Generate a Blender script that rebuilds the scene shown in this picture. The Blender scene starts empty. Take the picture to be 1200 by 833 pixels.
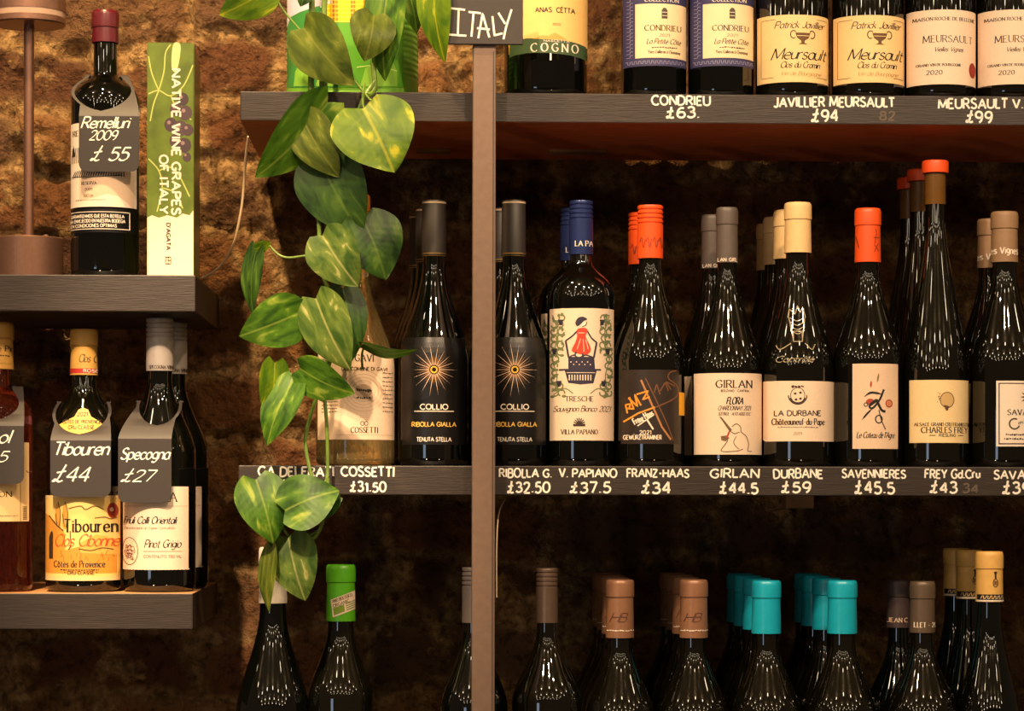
import bpy, bmesh, math, random, unicodedata
import numpy as np
from mathutils import Vector, Matrix, Euler
from mathutils.geometry import tessellate_polygon

rng = random.Random(7)
SC = bpy.context.scene
COL = SC.collection

# ------------------------------------------------------------------ camera
F_PX, VPX, VPY = 3090.0, 500.0, 568.0
CAM_LOC = Vector((0.0, -3.0, 1.5))
cam_d = bpy.data.cameras.new('camera')
cam = bpy.data.objects.new('camera', cam_d)
COL.objects.link(cam)
cam_d.sensor_width = 36.0
cam_d.lens = F_PX * 36.0 / 1200.0
cam_d.shift_y = (VPY - 416.5) / 1200.0
cam_d.clip_start = 0.05
CAM_R = (Matrix.Rotation(-math.atan((600 - VPX) / F_PX), 3, 'Z')
         @ Matrix.Rotation(math.radians(90), 3, 'X')
         @ Matrix.Rotation(math.radians(0.12), 3, 'Z'))
cam.matrix_world = Matrix.Translation(CAM_LOC) @ CAM_R.to_4x4()
SC.camera = cam

# ------------------------------------------------------------------ view, world, lights
SC.view_settings.view_transform = 'Standard'
SC.view_settings.look = 'None'
SC.view_settings.exposure = 0.0
SC.view_settings.gamma = 1.0
SC.view_settings.use_curve_mapping = False
SC.cycles.max_bounces = 6
SC.cycles.sample_clamp_indirect = 3.0

w = bpy.data.worlds.new('room_dusk')
SC.world = w
w.use_nodes = True
w.node_tree.nodes['Background'].inputs[0].default_value = (1.0, 0.68, 0.42, 1)
w.node_tree.nodes['Background'].inputs[1].default_value = 0.07


def spot(name, loc, target, power, col, size_deg, blend, radius):
    d = bpy.data.lights.new(name, 'SPOT')
    d.energy = power
    d.color = col
    d.spot_size = math.radians(size_deg)
    d.spot_blend = blend
    d.shadow_soft_size = radius
    o = bpy.data.objects.new(name, d)
    COL.objects.link(o)
    o.location = loc
    o.rotation_euler = (Vector(target) - Vector(loc)).to_track_quat('-Z', 'Y').to_euler()
    return o


WARM = (1.0, 0.70, 0.44)
spot('warm_spot', (-0.42, -1.25, 2.86), (-0.22, 0.1, 1.75), 80, WARM, 62, 0.6, 0.025)
spot('warm_spot', (-0.46, -1.40, 2.86), (-0.165, 0.30, 1.20), 230, WARM, 18, 0.6, 0.025)  # narrow spot added only to brighten the wall strip at lower left
spot('warm_spot', (0.42, -1.35, 2.86), (0.35, 0.05, 1.60), 66, WARM, 62, 0.6, 0.025)
spot('warm_spot', (0.95, -1.35, 2.86), (0.72, 0.05, 1.62), 60, WARM, 60, 0.6, 0.025)
# warm wall washer near the wall on the left
spot('wall_washer', (-0.42, -0.45, 2.90), (-0.36, 0.30, 1.70), 112, (1.0, 0.67, 0.33), 75, 0.8, 0.03)
# globe bulbs hanging in rows under the ceiling (they give the dotted glints on the glass)
for iy in range(5):
    for ix in range(7):
        d = bpy.data.lights.new('ceiling_bulb', 'POINT')
        d.energy = 3.4
        d.color = (1.0, 0.80, 0.55)
        d.shadow_soft_size = 0.06
        o = bpy.data.objects.new('ceiling_bulb', d)
        COL.objects.link(o)
        o.location = (-3.3 + 1.1 * ix + (0.4 if iy % 2 else 0), -0.8 - 1.05 * iy, 2.82)
# two fill lights added low in front to lift wall and shelf undersides
for lx_, pw_ in ((-0.65, 7.5), (0.55, 2.5)):
    d = bpy.data.lights.new('added_low_fill', 'POINT')
    d.energy = pw_
    d.color = (1.0, 0.68, 0.40)
    d.shadow_soft_size = 0.05
    o = bpy.data.objects.new('added_low_fill', d)
    COL.objects.link(o)
    o.location = (lx_, -1.5, 0.95)
# daylight coming through the shop window behind, low on the left
d = bpy.data.lights.new('shop_window_daylight', 'AREA')
d.shape = 'RECTANGLE'
d.size, d.size_y = 0.7, 0.9
d.energy = 6
d.color = (0.62, 0.78, 1.0)
o = bpy.data.objects.new('shop_window_daylight', d)
COL.objects.link(o)
o.location = (-2.4, -4.2, 1.15)
o.rotation_euler = (Vector((0, 0, 1.4)) - o.location).to_track_quat('-Z', 'Y').to_euler()


def P(px, py, y):
    """world point seen at photo pixel (px, py) on the vertical plane Y = y"""
    v = Vector(((px - 600) / F_PX, (VPY - py) / F_PX, -1.0))
    r = CAM_R @ v
    t = (y - CAM_LOC.y) / r.y
    return CAM_LOC + r * t


def S(y):
    return (y - CAM_LOC.y) / F_PX


# ------------------------------------------------------------------ materials
def lin(c):
    c /= 255.0
    return c / 12.92 if c <= 0.04045 else ((c + 0.055) / 1.055) ** 2.4


MATS = {}


def mat(name, rgb, rough=0.5, metal=0.0, var=0.12, scale=60.0, bump=0.0, bscale=None, spec=0.5, stretch=None, trans=0.0, ior=1.5, coat=0.0):
    """procedural principled material; rgb in 0..255 sRGB"""
    if name in MATS:
        return MATS[name]
    m = bpy.data.materials.new(name)
    m.use_nodes = True
    nt = m.node_tree
    b = nt.nodes['Principled BSDF']
    c = [lin(x) for x in rgb]
    b.inputs['Roughness'].default_value = rough
    b.inputs['Metallic'].default_value = metal
    b.inputs['Specular IOR Level'].default_value = spec
    b.inputs['IOR'].default_value = ior
    b.inputs['Transmission Weight'].default_value = trans
    b.inputs['Coat Weight'].default_value = coat
    if var > 0 or bump > 0:
        tc = nt.nodes.new('ShaderNodeTexCoord')
        mp = nt.nodes.new('ShaderNodeMapping')
        if stretch:
            mp.inputs['Scale'].default_value = stretch
        nt.links.new(tc.outputs['Object'], mp.inputs['Vector'])
        nz = nt.nodes.new('ShaderNodeTexNoise')
        nz.inputs['Scale'].default_value = scale
        nz.inputs['Detail'].default_value = 5
        nt.links.new(mp.outputs[0], nz.inputs['Vector'])
        rp = nt.nodes.new('ShaderNodeValToRGB')
        rp.color_ramp.elements[0].position = 0.3
        rp.color_ramp.elements[1].position = 0.7
        rp.color_ramp.elements[0].color = [x * (1 - var) for x in c] + [1]
        rp.color_ramp.elements[1].color = [min(1, x * (1 + var)) for x in c] + [1]
        nt.links.new(nz.outputs['Fac'], rp.inputs[0])
        nt.links.new(rp.outputs[0], b.inputs['Base Color'])
        if bump > 0:
            bp = nt.nodes.new('ShaderNodeBump')
            bp.inputs['Strength'].default_value = bump
            bp.inputs['Distance'].default_value = 0.002
            if bscale:
                n2 = nt.nodes.new('ShaderNodeTexNoise')
                n2.inputs['Scale'].default_value = bscale
                n2.inputs['Detail'].default_value = 6
                nt.links.new(mp.outputs[0], n2.inputs['Vector'])
                nt.links.new(n2.outputs['Fac'], bp.inputs['Height'])
            else:
                nt.links.new(nz.outputs['Fac'], bp.inputs['Height'])
            nt.links.new(bp.outputs[0], b.inputs['Normal'])
    else:
        b.inputs['Base Color'].default_value = c + [1]
    MATS[name] = m
    return m


def ink(rgb, rough=0.6):
    return mat('print_%02x%02x%02x' % tuple(rgb), rgb, rough, var=0.0)


GLASS_DARK = mat('dark_green_glass', (5, 6, 4), 0.03, var=0.0, ior=1.75)
GLASS_BROWN = mat('dark_olive_glass', (10, 9, 4), 0.03, var=0.0, ior=1.75)
GLASS_GOLD = mat('pale_gold_glass', (250, 222, 150), 0.02, var=0.0, trans=.9, ior=1.38)
GLASS_ROSE = mat('rose_wine_glass', (206, 104, 80), 0.02, var=0.0, trans=.98, ior=1.38)
PAPER = mat('cream_paper', (232, 208, 182), 0.7, var=0.035, scale=400)
PAPER_W = mat('white_paper', (238, 222, 202), 0.7, var=0.03, scale=400)
PAPER_Y = mat('warm_yellow_paper', (234, 200, 140), 0.65, var=0.03, scale=300)
PAPER_P = mat('pinkish_paper', (226, 196, 166), 0.7, var=0.04, scale=400)
CHALK = mat('white_chalk_marker', (246, 240, 226), 0.8, var=0.06, scale=900)
CHALK_FAINT = mat('rubbed_out_chalk', (104, 92, 80), 0.9, var=0.2, scale=900)
SLATE = mat('grey_brown_card', (50, 44, 41), 0.55, var=0.06, scale=300)
CHARCOAL = mat('charcoal_stained_wood', (45, 36, 30), 0.5, var=0.28, scale=30, bump=0.2, stretch=(1.2, 14, 22), bscale=40)
RAWTOP = mat('worn_wood_top', (180, 130, 80), 0.6, var=0.25, scale=14, bump=0.2, stretch=(2, 16, 10))
REDWOOD = mat('red_brown_wood', (206, 112, 62), 0.55, var=0.3, scale=14, bump=0.2, stretch=(1.5, 16, 10))  # red-brown wood, its colour raised to stand for glow bounced from below
BLACK = ink((20, 17, 15))
DARKB = ink((52, 36, 24))


# ------------------------------------------------------------------ object helpers
def world_loc(o):
    v = Vector((0, 0, 0))
    while o is not None:
        v += Vector(o.location)
        o = o.parent
    return v


def obj(name, verts, faces, mats, parent=None, midx=None, smooth=False):
    me = bpy.data.meshes.new(name)
    off = world_loc(parent) if parent else Vector((0, 0, 0))
    me.from_pydata([(v[0] - off.x, v[1] - off.y, v[2] - off.z) for v in verts], [], faces)
    if not isinstance(mats, (list, tuple)):
        mats = [mats]
    for m in mats:
        me.materials.append(m)
    if midx is not None:
        me.polygons.foreach_set('material_index', midx)
    if smooth:
        me.polygons.foreach_set('use_smooth', [True] * len(me.polygons))
        me.set_sharp_from_angle(angle=math.radians(38))
    me.update()
    o = bpy.data.objects.new(name, me)
    COL.objects.link(o)
    if parent:
        o.parent = parent
    return o


def tag(o, label, cat=None, group=None, kind=None):
    if label:
        o['label'] = label
    if cat:
        o['category'] = cat
    if group:
        o['group'] = group
    if kind:
        o['kind'] = kind
    return o


def thing(name, loc, label, cat, group=None):
    o = bpy.data.objects.new(name, None)
    o.empty_display_size = 0.02
    COL.objects.link(o)
    o.location = loc
    return tag(o, label, cat, group)


def copy_tree(root, loc, label):
    def rec(o, parent):
        c = o.copy()
        COL.objects.link(c)
        if parent is not None:
            c.parent = parent
        for ch in kids.get(o.name, []):
            rec(ch, c)
        return c
    kids = {}
    for o in list(COL.objects):
        if o.parent:
            kids.setdefault(o.parent.name, []).append(o)
    c = rec(root, None)
    c.location = loc
    c['label'] = label
    return c


def box(name, x0, x1, y0, y1, z0, z1, mats, parent=None, bevel=0.0015, midx=None):
    bm = bmesh.new()
    bmesh.ops.create_cube(bm, size=1.0)
    for v in bm.verts:
        v.co = Vector((x0 if v.co.x < 0 else x1, y0 if v.co.y < 0 else y1, z0 if v.co.z < 0 else z1))
    if bevel:
        bmesh.ops.bevel(bm, geom=bm.edges[:], offset=bevel, segments=2, affect='EDGES', profile=0.5)
    bm.normal_update()
    vs = [tuple(v.co) for v in bm.verts]
    fs = [[v.index for v in f.verts] for f in bm.faces]
    idx = None
    if midx:
        idx = [midx(f.normal) for f in bm.faces]
    bm.free()
    return obj(name, vs, fs, mats, parent, idx)


def lathe(prof, cx, cy, z0, n=64):
    """prof: list of (r, z). returns verts, faces"""
    vs, fs = [], []
    rings = []
    for r, z in prof:
        if r < 1e-6:
            rings.append([len(vs)])
            vs.append((cx, cy, z0 + z))
        else:
            rings.append(list(range(len(vs), len(vs) + n)))
            for k in range(n):
                a = 2 * math.pi * k / n
                vs.append((cx + r * math.sin(a), cy - r * math.cos(a), z0 + z))
    for a, b in zip(rings[:-1], rings[1:]):
        if len(a) == 1 and len(b) == 1:
            continue
        for k in range(n):
            k2 = (k + 1) % n
            if len(a) == 1:
                fs.append((a[0], b[k2], b[k]))
            elif len(b) == 1:
                fs.append((a[k], a[k2], b[0]))
            else:
                fs.append((a[k], a[k2], b[k2], b[k]))
    return vs, fs


def catmull(pts, step=0.08):
    if len(pts) < 3:
        return list(pts)
    closed = (abs(pts[0][0] - pts[-1][0]) < 1e-6 and abs(pts[0][1] - pts[-1][1]) < 1e-6)
    out = []
    n = len(pts)
    D = len(pts[0])
    for i in range(n - 1):
        p1, p2 = pts[i], pts[i + 1]
        p0 = pts[i - 1] if i > 0 else (pts[-2] if closed else pts[0])
        p3 = pts[i + 2] if i + 2 < n else (pts[1] if closed else pts[-1])
        L = math.dist(p1, p2)
        k = max(1, int(math.ceil(L / step)))
        for j in range(k):
            t = j / k
            out.append(tuple(0.5 * (2 * p1[d] + (p2[d] - p0[d]) * t + (2 * p0[d] - 5 * p1[d] + 4 * p2[d] - p3[d]) * t * t
                                    + (3 * p1[d] - p0[d] - 3 * p2[d] + p3[d]) * t ** 3) for d in range(D)))
    out.append(tuple(pts[-1]))
    return out


def tube(path, radii, n=10, cap=True):
    """round tube along 3D points"""
    vs, fs = [], []
    m = len(path)
    path = [Vector(p) for p in path]
    up = Vector((0, 1, 0))
    for i in range(m):
        t = (path[min(i + 1, m - 1)] - path[max(i - 1, 0)])
        t = t.normalized() if t.length > 1e-9 else Vector((0, 0, 1))
        a = t.cross(up)
        if a.length < 1e-3:
            a = t.cross(Vector((1, 0, 0)))
        a.normalize()
        b = t.cross(a).normalized()
        r = radii[i] if hasattr(radii, '__len__') else radii
        for k in range(n):
            q = 2 * math.pi * k / n
            vs.append(tuple(path[i] + a * (r * math.cos(q)) + b * (r * math.sin(q))))
    for i in range(m - 1):
        for k in range(n):
            k2 = (k + 1) % n
            fs.append((i * n + k, i * n + k2, (i + 1) * n + k2, (i + 1) * n + k))
    if cap:
        fs.append(tuple(range(n))[::-1])
        fs.append(tuple((m - 1) * n + k for k in range(n)))
    return vs, fs


# ------------------------------------------------------------------ stroke lettering
G = {}


def g(ch, w, s):
    strokes = []
    for part in s.split('|'):
        sm = part.startswith('~')
        pts = [tuple(float(q) for q in p.split(',')) for p in part.lstrip('~').split()]
        strokes.append((sm, pts))
    G[ch] = (w, strokes)


g('A', .78, '0,0 .39,1 .78,0|.15,.36 .63,.36')
g('B', .58, '0,0 0,1|~0,1 .32,1 .5,.9 .5,.65 .33,.54 0,.54|~0,.54 .38,.54 .57,.42 .57,.14 .38,0 0,0')
g('C', .7, '~.7,.84 .58,.97 .4,1 .14,.86 0,.5 .14,.14 .4,0 .6,.04 .7,.17')
g('D', .68, '0,0 0,1|~0,1 .3,1 .58,.84 .68,.5 .58,.16 .3,0 0,0')
g('E', .52, '0,0 0,1|0,1 .5,1|0,.53 .4,.53|0,0 .52,0')
g('F', .5, '0,0 0,1|0,1 .5,1|0,.53 .4,.53')
g('G', .72, '~.7,.84 .58,.97 .4,1 .14,.86 0,.5 .14,.14 .4,0 .6,.06 .7,.2|.7,.2 .7,.46|.46,.46 .7,.46')
g('H', .66, '0,0 0,1|.66,0 .66,1|0,.53 .66,.53')
g('I', .08, '.04,0 .04,1')
g('J', .42, '~.4,1 .4,.3 .34,.06 .18,0 0,.12')
g('K', .62, '0,0 0,1|.58,1 0,.42|.18,.58 .62,0')
g('L', .43, '0,1 0,0|0,0 .45,0')
g('M', .86, '0,0 .06,1|.06,1 .43,.1|.43,.1 .8,1|.8,1 .86,0')
g('N', .68, '0,0 0,1|0,1 .68,0|.68,0 .68,1')
g('O', .78, '~.39,1 .12,.87 0,.5 .12,.13 .39,0 .66,.13 .78,.5 .66,.87 .39,1')
g('P', .55, '0,0 0,1|~0,1 .32,1 .54,.88 .54,.6 .34,.47 0,.47')
g('Q', .78, '~.39,1 .12,.87 0,.5 .12,.13 .39,0 .66,.13 .78,.5 .66,.87 .39,1|.45,.22 .8,-.12')
g('R', .6, '0,0 0,1|~0,1 .32,1 .52,.9 .52,.63 .33,.5 0,.5|.26,.5 .62,0')
g('S', .54, '~.5,.86 .38,.98 .26,1 .06,.88 .06,.66 .26,.53 .46,.4 .54,.2 .42,.03 .26,0 .1,.04 0,.17')
g('T', .58, '.29,0 .29,1|-.02,1 .6,1')
g('U', .66, '~0,1 0,.35 .08,.1 .33,0 .58,.1 .66,.35 .66,1')
g('V', .72, '0,1 .36,0|.36,0 .72,1')
g('W', 1.0, '0,1 .26,0|.26,0 .5,.9|.5,.9 .74,0|.74,0 1,1')
g('X', .66, '0,1 .66,0|.66,1 0,0')
g('Y', .66, '0,1 .33,.45|.66,1 .33,.45|.33,.45 .33,0')
g('Z', .6, '0,1 .58,1|.58,1 0,0|0,0 .6,0')
g('a', .48, '~.46,.5 .38,.59 .25,.62 .07,.52 0,.31 .07,.1 .24,0 .38,.04 .46,.15|.48,.62 .48,0')
g('b', .5, '0,1 0,0|~0,.47 .1,.58 .25,.62 .43,.52 .5,.31 .43,.1 .25,0 .1,.03 0,.14')
g('c', .45, '~.44,.5 .36,.6 .26,.62 .07,.52 0,.31 .07,.1 .26,0 .37,.02 .45,.12')
g('d', .5, '~.48,.48 .38,.59 .25,.62 .07,.52 0,.31 .07,.1 .25,0 .38,.04 .48,.14|.5,1 .5,0')
g('e', .48, '~.02,.33 .25,.33 .47,.35 .43,.54 .26,.62 .07,.52 0,.31 .07,.1 .27,0 .4,.03 .48,.12')
g('f', .34, '~.38,.94 .3,1 .18,.93 .15,.8 .15,.5 .15,0|0,.62 .32,.62')
g('g', .48, '~.46,.5 .38,.59 .25,.62 .07,.52 0,.33 .07,.15 .24,.06 .38,.1 .46,.2|~.48,.62 .48,.2 .47,-.1 .38,-.24 .22,-.27 .05,-.2')
g('h', .44, '0,1 0,0|~0,.42 .1,.57 .25,.62 .39,.56 .44,.4 .44,.2 .44,0')
g('i', .08, '.04,.62 .04,0|.04,.8 .04,.88')
g('j', .2, '~.16,.62 .16,0 .12,-.2 0,-.26|.16,.8 .16,.88')
g('k', .44, '0,1 0,0|.42,.62 0,.22|.14,.35 .46,0')
g('l', .08, '.04,1 .04,0')
g('m', .7, '0,.62 0,0|~0,.42 .1,.58 .2,.62 .31,.56 .35,.4 .35,.2 .35,0|~.35,.42 .45,.58 .55,.62 .66,.56 .7,.4 .7,.2 .7,0')
g('n', .44, '0,.62 0,0|~0,.42 .1,.57 .25,.62 .39,.56 .44,.4 .44,.2 .44,0')
g('o', .5, '~.25,.62 .07,.52 0,.31 .07,.1 .25,0 .43,.1 .5,.31 .43,.52 .25,.62')
g('p', .5, '0,.62 0,-.26|~0,.47 .1,.58 .25,.62 .43,.52 .5,.31 .43,.1 .25,0 .1,.03 0,.14')
g('q', .5, '~.48,.48 .38,.59 .25,.62 .07,.52 0,.31 .07,.1 .25,0 .38,.04 .48,.14|.5,.62 .5,-.26')
g('r', .3, '0,.62 0,0|~0,.4 .08,.54 .18,.61 .31,.6')
g('s', .4, '~.38,.52 .29,.6 .18,.62 .04,.54 .05,.4 .2,.33 .36,.25 .4,.12 .3,.02 .16,0 0,.1')
g('t', .34, '~.14,.88 .14,.4 .15,.1 .24,0 .35,.05|0,.62 .32,.62')
g('u', .44, '~0,.62 0,.25 .06,.06 .2,0 .34,.06 .43,.2|.44,.62 .44,0')
g('v', .44, '0,.62 .22,0|.22,0 .44,.62')
g('w', .66, '0,.62 .17,0|.17,0 .33,.58|.33,.58 .49,0|.49,0 .66,.62')
g('x', .44, '0,.62 .44,0|.44,.62 0,0')
g('y', .46, '0,.62 .23,.02|.46,.62 .1,-.25')
g('z', .42, '0,.62 .4,.62|.4,.62 0,0|0,0 .42,0')
g('0', .6, '~.3,1 .08,.85 0,.5 .08,.15 .3,0 .52,.15 .6,.5 .52,.85 .3,1')
g('1', .26, '.02,.8 .22,1|.22,1 .22,0')
g('2', .54, '~.03,.78 .12,.95 .28,1 .46,.93 .5,.75 .4,.5 .2,.24 0,0|0,0 .54,0')
g('3', .52, '~.03,.87 .15,.98 .28,1 .45,.9 .45,.68 .34,.56 .18,.53|~.18,.53 .4,.5 .52,.35 .48,.12 .28,0 .12,.02 0,.14')
g('4', .56, '.42,0 .42,1|.42,1 0,.3|0,.3 .56,.3')
g('5', .52, '.48,1 .1,1|.1,1 .06,.55|~.06,.55 .2,.63 .36,.6 .5,.45 .5,.2 .36,.03 .18,0 0,.12')
g('6', .54, '~.47,.93 .34,1 .18,.93 .05,.7 0,.35 .08,.1 .28,0 .48,.1 .54,.32 .45,.53 .28,.58 .1,.5 .02,.35')
g('7', .54, '0,1 .54,1|.54,1 .2,0')
g('8', .56, '~.28,.53 .1,.63 .05,.78 .12,.94 .28,1 .44,.94 .5,.78 .44,.63 .28,.53 .08,.42 0,.25 .08,.07 .28,0 .48,.07 .56,.25 .48,.42 .28,.53')
g('9', .52, '~.5,.65 .42,.47 .26,.42 .08,.5 .02,.7 .1,.92 .28,1 .46,.92 .52,.7 .5,.4 .4,.12 .25,0')
g('£', .58, '~.4,1.16 .33,.7 .27,.26 .14,.03 .02,.02 .07,.14 .22,.08 .36,-.02 .54,.06|.06,.6 .52,.72')
g('.', .1, '.05,0 .05,.09')
g(',', .1, '.07,.08 .0,-.12')
g("'", .1, '.05,1 .03,.76')
g('-', .36, '.03,.45 .33,.45')
g('–', .5, '.03,.45 .47,.45')
g('&', .6, '~.6,0 .3,.4 .12,.75 .22,.98 .38,.9 .36,.7 .1,.42 .02,.2 .2,0 .42,.08 .58,.4')
g('*', .3, '.15,.75 .15,.45|.02,.68 .28,.52|.28,.68 .02,.52')
ACC = {'\u0301': '.06,1.12 .2,1.3', '\u0302': '-.02,1.1 .13,1.3 .28,1.1', '\u0308': '.02,1.14 .02,1.24|.24,1.14 .24,1.24', '\u0300': '.2,1.12 .06,1.3'}


def resample(pts, step):
    out = [pts[0]]
    for a, b in zip(pts[:-1], pts[1:]):
        L = math.dist(a, b)
        k = max(1, int(math.ceil(L / step)))
        for j in range(1, k + 1):
            t = j / k
            out.append((a[0] + (b[0] - a[0]) * t, a[1] + (b[1] - a[1]) * t))
    return out


class Sheet:
    """flat print laid out in photo pixels, then wrapped onto a surface by a mapping"""

    def __init__(self):
        self.v, self.f, self.m, self.L = [], [], [], []
        self.mats = []

    def mi(self, m):
        if m not in self.mats:
            self.mats.append(m)
        return self.mats.index(m)

    def add(self, vs, fs, m, layer):
        b = len(self.v)
        self.v += vs
        self.L += [layer] * len(vs)
        self.f += [tuple(b + i for i in f) for f in fs]
        self.m += [self.mi(m)] * len(fs)

    def rect(self, x0, y0, x1, y1, m, layer=0, step=2.0):
        n = max(1, int(abs(x1 - x0) / step))
        k = max(1, int(abs(y1 - y0) / 6.0))
        vs = [(x0 + (x1 - x0) * i / n, y0 + (y1 - y0) * j / k) for j in range(k + 1) for i in range(n + 1)]
        fs = [(j * (n + 1) + i, j * (n + 1) + i + 1, (j + 1) * (n + 1) + i + 1, (j + 1) * (n + 1) + i) for j in range(k) for i in range(n)]
        self.add(vs, fs, m, layer)

    def poly(self, pts, m, layer=1, smooth=False, step=3.0):
        if smooth:
            pts = catmull(list(pts) + [pts[0]], 2.0)[:-1]
        tri = tessellate_polygon([[Vector((p[0], p[1], 0)) for p in pts]])
        vs = list(pts)
        fs = []
        stack = [tuple(t) for t in tri]
        while stack:
            a, b, c = stack.pop()
            es = [(abs(vs[a][0] - vs[b][0]), a, b, c), (abs(vs[b][0] - vs[c][0]), b, c, a), (abs(vs[c][0] - vs[a][0]), c, a, b)]
            e = max(es)
            if e[0] > step and len(vs) < 4000:
                _, i, j, k = e
                vs.append(((vs[i][0] + vs[j][0]) / 2, (vs[i][1] + vs[j][1]) / 2))
                q = len(vs) - 1
                stack += [(i, q, k), (q, j, k)]
            else:
                fs.append((a, b, c))
        self.add([tuple(v) for v in vs], fs, m, layer)

    def ell(self, cx, cy, rx, ry, m, layer=1, n=28):
        self.poly([(cx + rx * math.cos(2 * math.pi * k / n), cy + ry * math.sin(2 * math.pi * k / n)) for k in range(n)], m, layer)

    def ring(self, cx, cy, rx, ry, w, m, layer=1, a0=0, a1=360):
        n = 36
        self.line([(cx + rx * math.cos(math.radians(a0 + (a1 - a0) * k / n)), cy + ry * math.sin(math.radians(a0 + (a1 - a0) * k / n))) for k in range(n + 1)], w, m, layer)

    def line(self, pts, w, m, layer=1, smooth=False, nib=None, taper=False):
        if smooth:
            pts = catmull(pts, 1.5)
        pts = resample(pts, 1.5)
        n = len(pts)
        if n < 2:
            return
        vs, fs = [], []
        for i in range(n):
            a, b = pts[max(i - 1, 0)], pts[min(i + 1, n - 1)]
            dx, dy = b[0] - a[0], b[1] - a[1]
            L = math.hypot(dx, dy) or 1
            dx, dy = dx / L, dy / L
            h = w / 2
            if nib is not None:
                h *= 0.35 + 0.65 * abs(dx * math.sin(nib) + dy * math.cos(nib))
            if taper:
                t = i / (n - 1)
                h *= max(0.12, min(1, 3.2 * min(t, 1 - t) + 0.12)) if taper is True else max(0.08, 1 - t)
            vs += [(pts[i][0] - dy * h, pts[i][1] + dx * h), (pts[i][0] + dy * h, pts[i][1] - dx * h)]
        for i in range(n - 1):
            fs.append((2 * i, 2 * i + 1, 2 * i + 3, 2 * i + 2))
        self.add(vs, fs, m, layer)

    def text(self, s, x, y, h, m, layer=2, style='sans', width=None, align='c', wt=None, rot=0.0, gap=None, r=None):
        """x: centre (or left with align='l'); y: baseline; h: cap height, all photo pixels"""
        r = r or random.Random(sum(map(ord, s)))
        gap = {'sans': .2, 'serif': .24, 'script': .1, 'chalk': .2, 'wide': .35}.get(style, .2) if gap is None else gap
        items, cur = [], 0.0
        for ch in unicodedata.normalize('NFD', s):
            if ch in ACC:
                if items:
                    x0, _, low = items[-1]
                    dy = -.36 if low else 0
                    pp = [(False, [tuple(float(q) for q in p.split(',')) for p in a.split()]) for a in ACC[ch].split('|')]
                    items[-1][1].extend([(sm, [(px + .08, py + dy) for px, py in pl]) for sm, pl in pp])
                continue
            if ch == ' ':
                cur += .42
                continue
            wd, st = G.get(ch, G['-'])
            items.append([cur, [(sm, list(pl)) for sm, pl in st], ch.islower()])
            cur += wd + gap
        total = max(cur - gap, 0.05)
        sx = h if width is None else width / total
        if width is None:
            width = total * h
        left = x - width / 2 if align == 'c' else x
        a = math.radians(rot)
        d, up = (math.cos(a), math.sin(a)), (math.sin(a), -math.cos(a))
        wt = wt or {'sans': .18, 'serif': .18, 'script': .15, 'chalk': .17, 'wide': .12}.get(style, .14)
        sw = max(wt * h, 0.42)
        nib = {'serif': 0.25, 'script': 0.6}.get(style)
        sh = {'script': .32}.get(style, 0.0)
        for x0, st, _ in items:
            ja = (r.uniform(-.05, .05), r.uniform(-.05, .05), r.uniform(.92, 1.08)) if style == 'chalk' else (0, 0, 1)
            for sm, pl in st:
                if sm:
                    pl = catmull(pl, 0.09)
                q = []
                for gx, gy in pl:
                    gx2 = gx + ja[0] * gy
                    gy2 = gy * ja[2] + ja[1]
                    lx, ly = (x0 + gx2 + sh * (gy2 - .4)) * sx, gy2 * h
                    q.append((left + lx * d[0] + ly * up[0] if rot == 0 else x + (lx - (width / 2 if align == 'c' else 0)) * d[0] + ly * up[0],
                              y + lx * d[1] + ly * up[1] if rot == 0 else y + (lx - (width / 2 if align == 'c' else 0)) * d[1] + ly * up[1]))
                self.line(q, sw, m, layer, nib=nib)
                if style == 'serif':
                    for e, f in ((0, 1), (-1, -2)):
                        gx, gy = pl[e]
                        hx, hy = pl[f]
                        L = math.hypot(gx - hx, gy - hy) or 1
                        if abs(gy - hy) / L > .75 and (abs(gy) < .02 or abs(gy - 1) < .02 or abs(gy - .62) < .02):
                            lx, ly = (x0 + gx) * sx, gy * h
                            tx = .12 * sx
                            pts = [(lx - tx, ly), (lx + tx, ly)]
                            self.line([(left + a0 * d[0] + b0 * up[0], y + a0 * d[1] + b0 * up[1]) for a0, b0 in pts], max(.07 * h, .35), m, layer)

    def smear(self, x0, x1, y, h, m, layer=2, seed=0):
        """a line of print too small to read: uneven little strokes"""
        r = random.Random(seed + int(x0 * 7 + y * 13))
        x = x0
        while x < x1:
            wd = r.uniform(1.2, 3.2)
            self.line([(x, y - h * r.uniform(.1, .5)), (min(x + wd, x1), y - h * r.uniform(.1, .6))], h * r.uniform(.45, .8), m, layer)
            x += wd + r.uniform(.4, 1.0)

    def build(self, name, parent, mapf, label=None):
        vs = [tuple(mapf(p[0], p[1], l)) for p, l in zip(self.v, self.L)]
        o = obj(name, vs, self.f, self.mats, parent, self.m)
        if label:
            o['label'] = label
        return o


def flatmap(y, lift=0.0003):
    return lambda px, py, l: P(px, py, y) + Vector((0, -lift - 0.00012 * l, 0))


# ================================================================== SETTING
WALL_Y = 0.372


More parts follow.
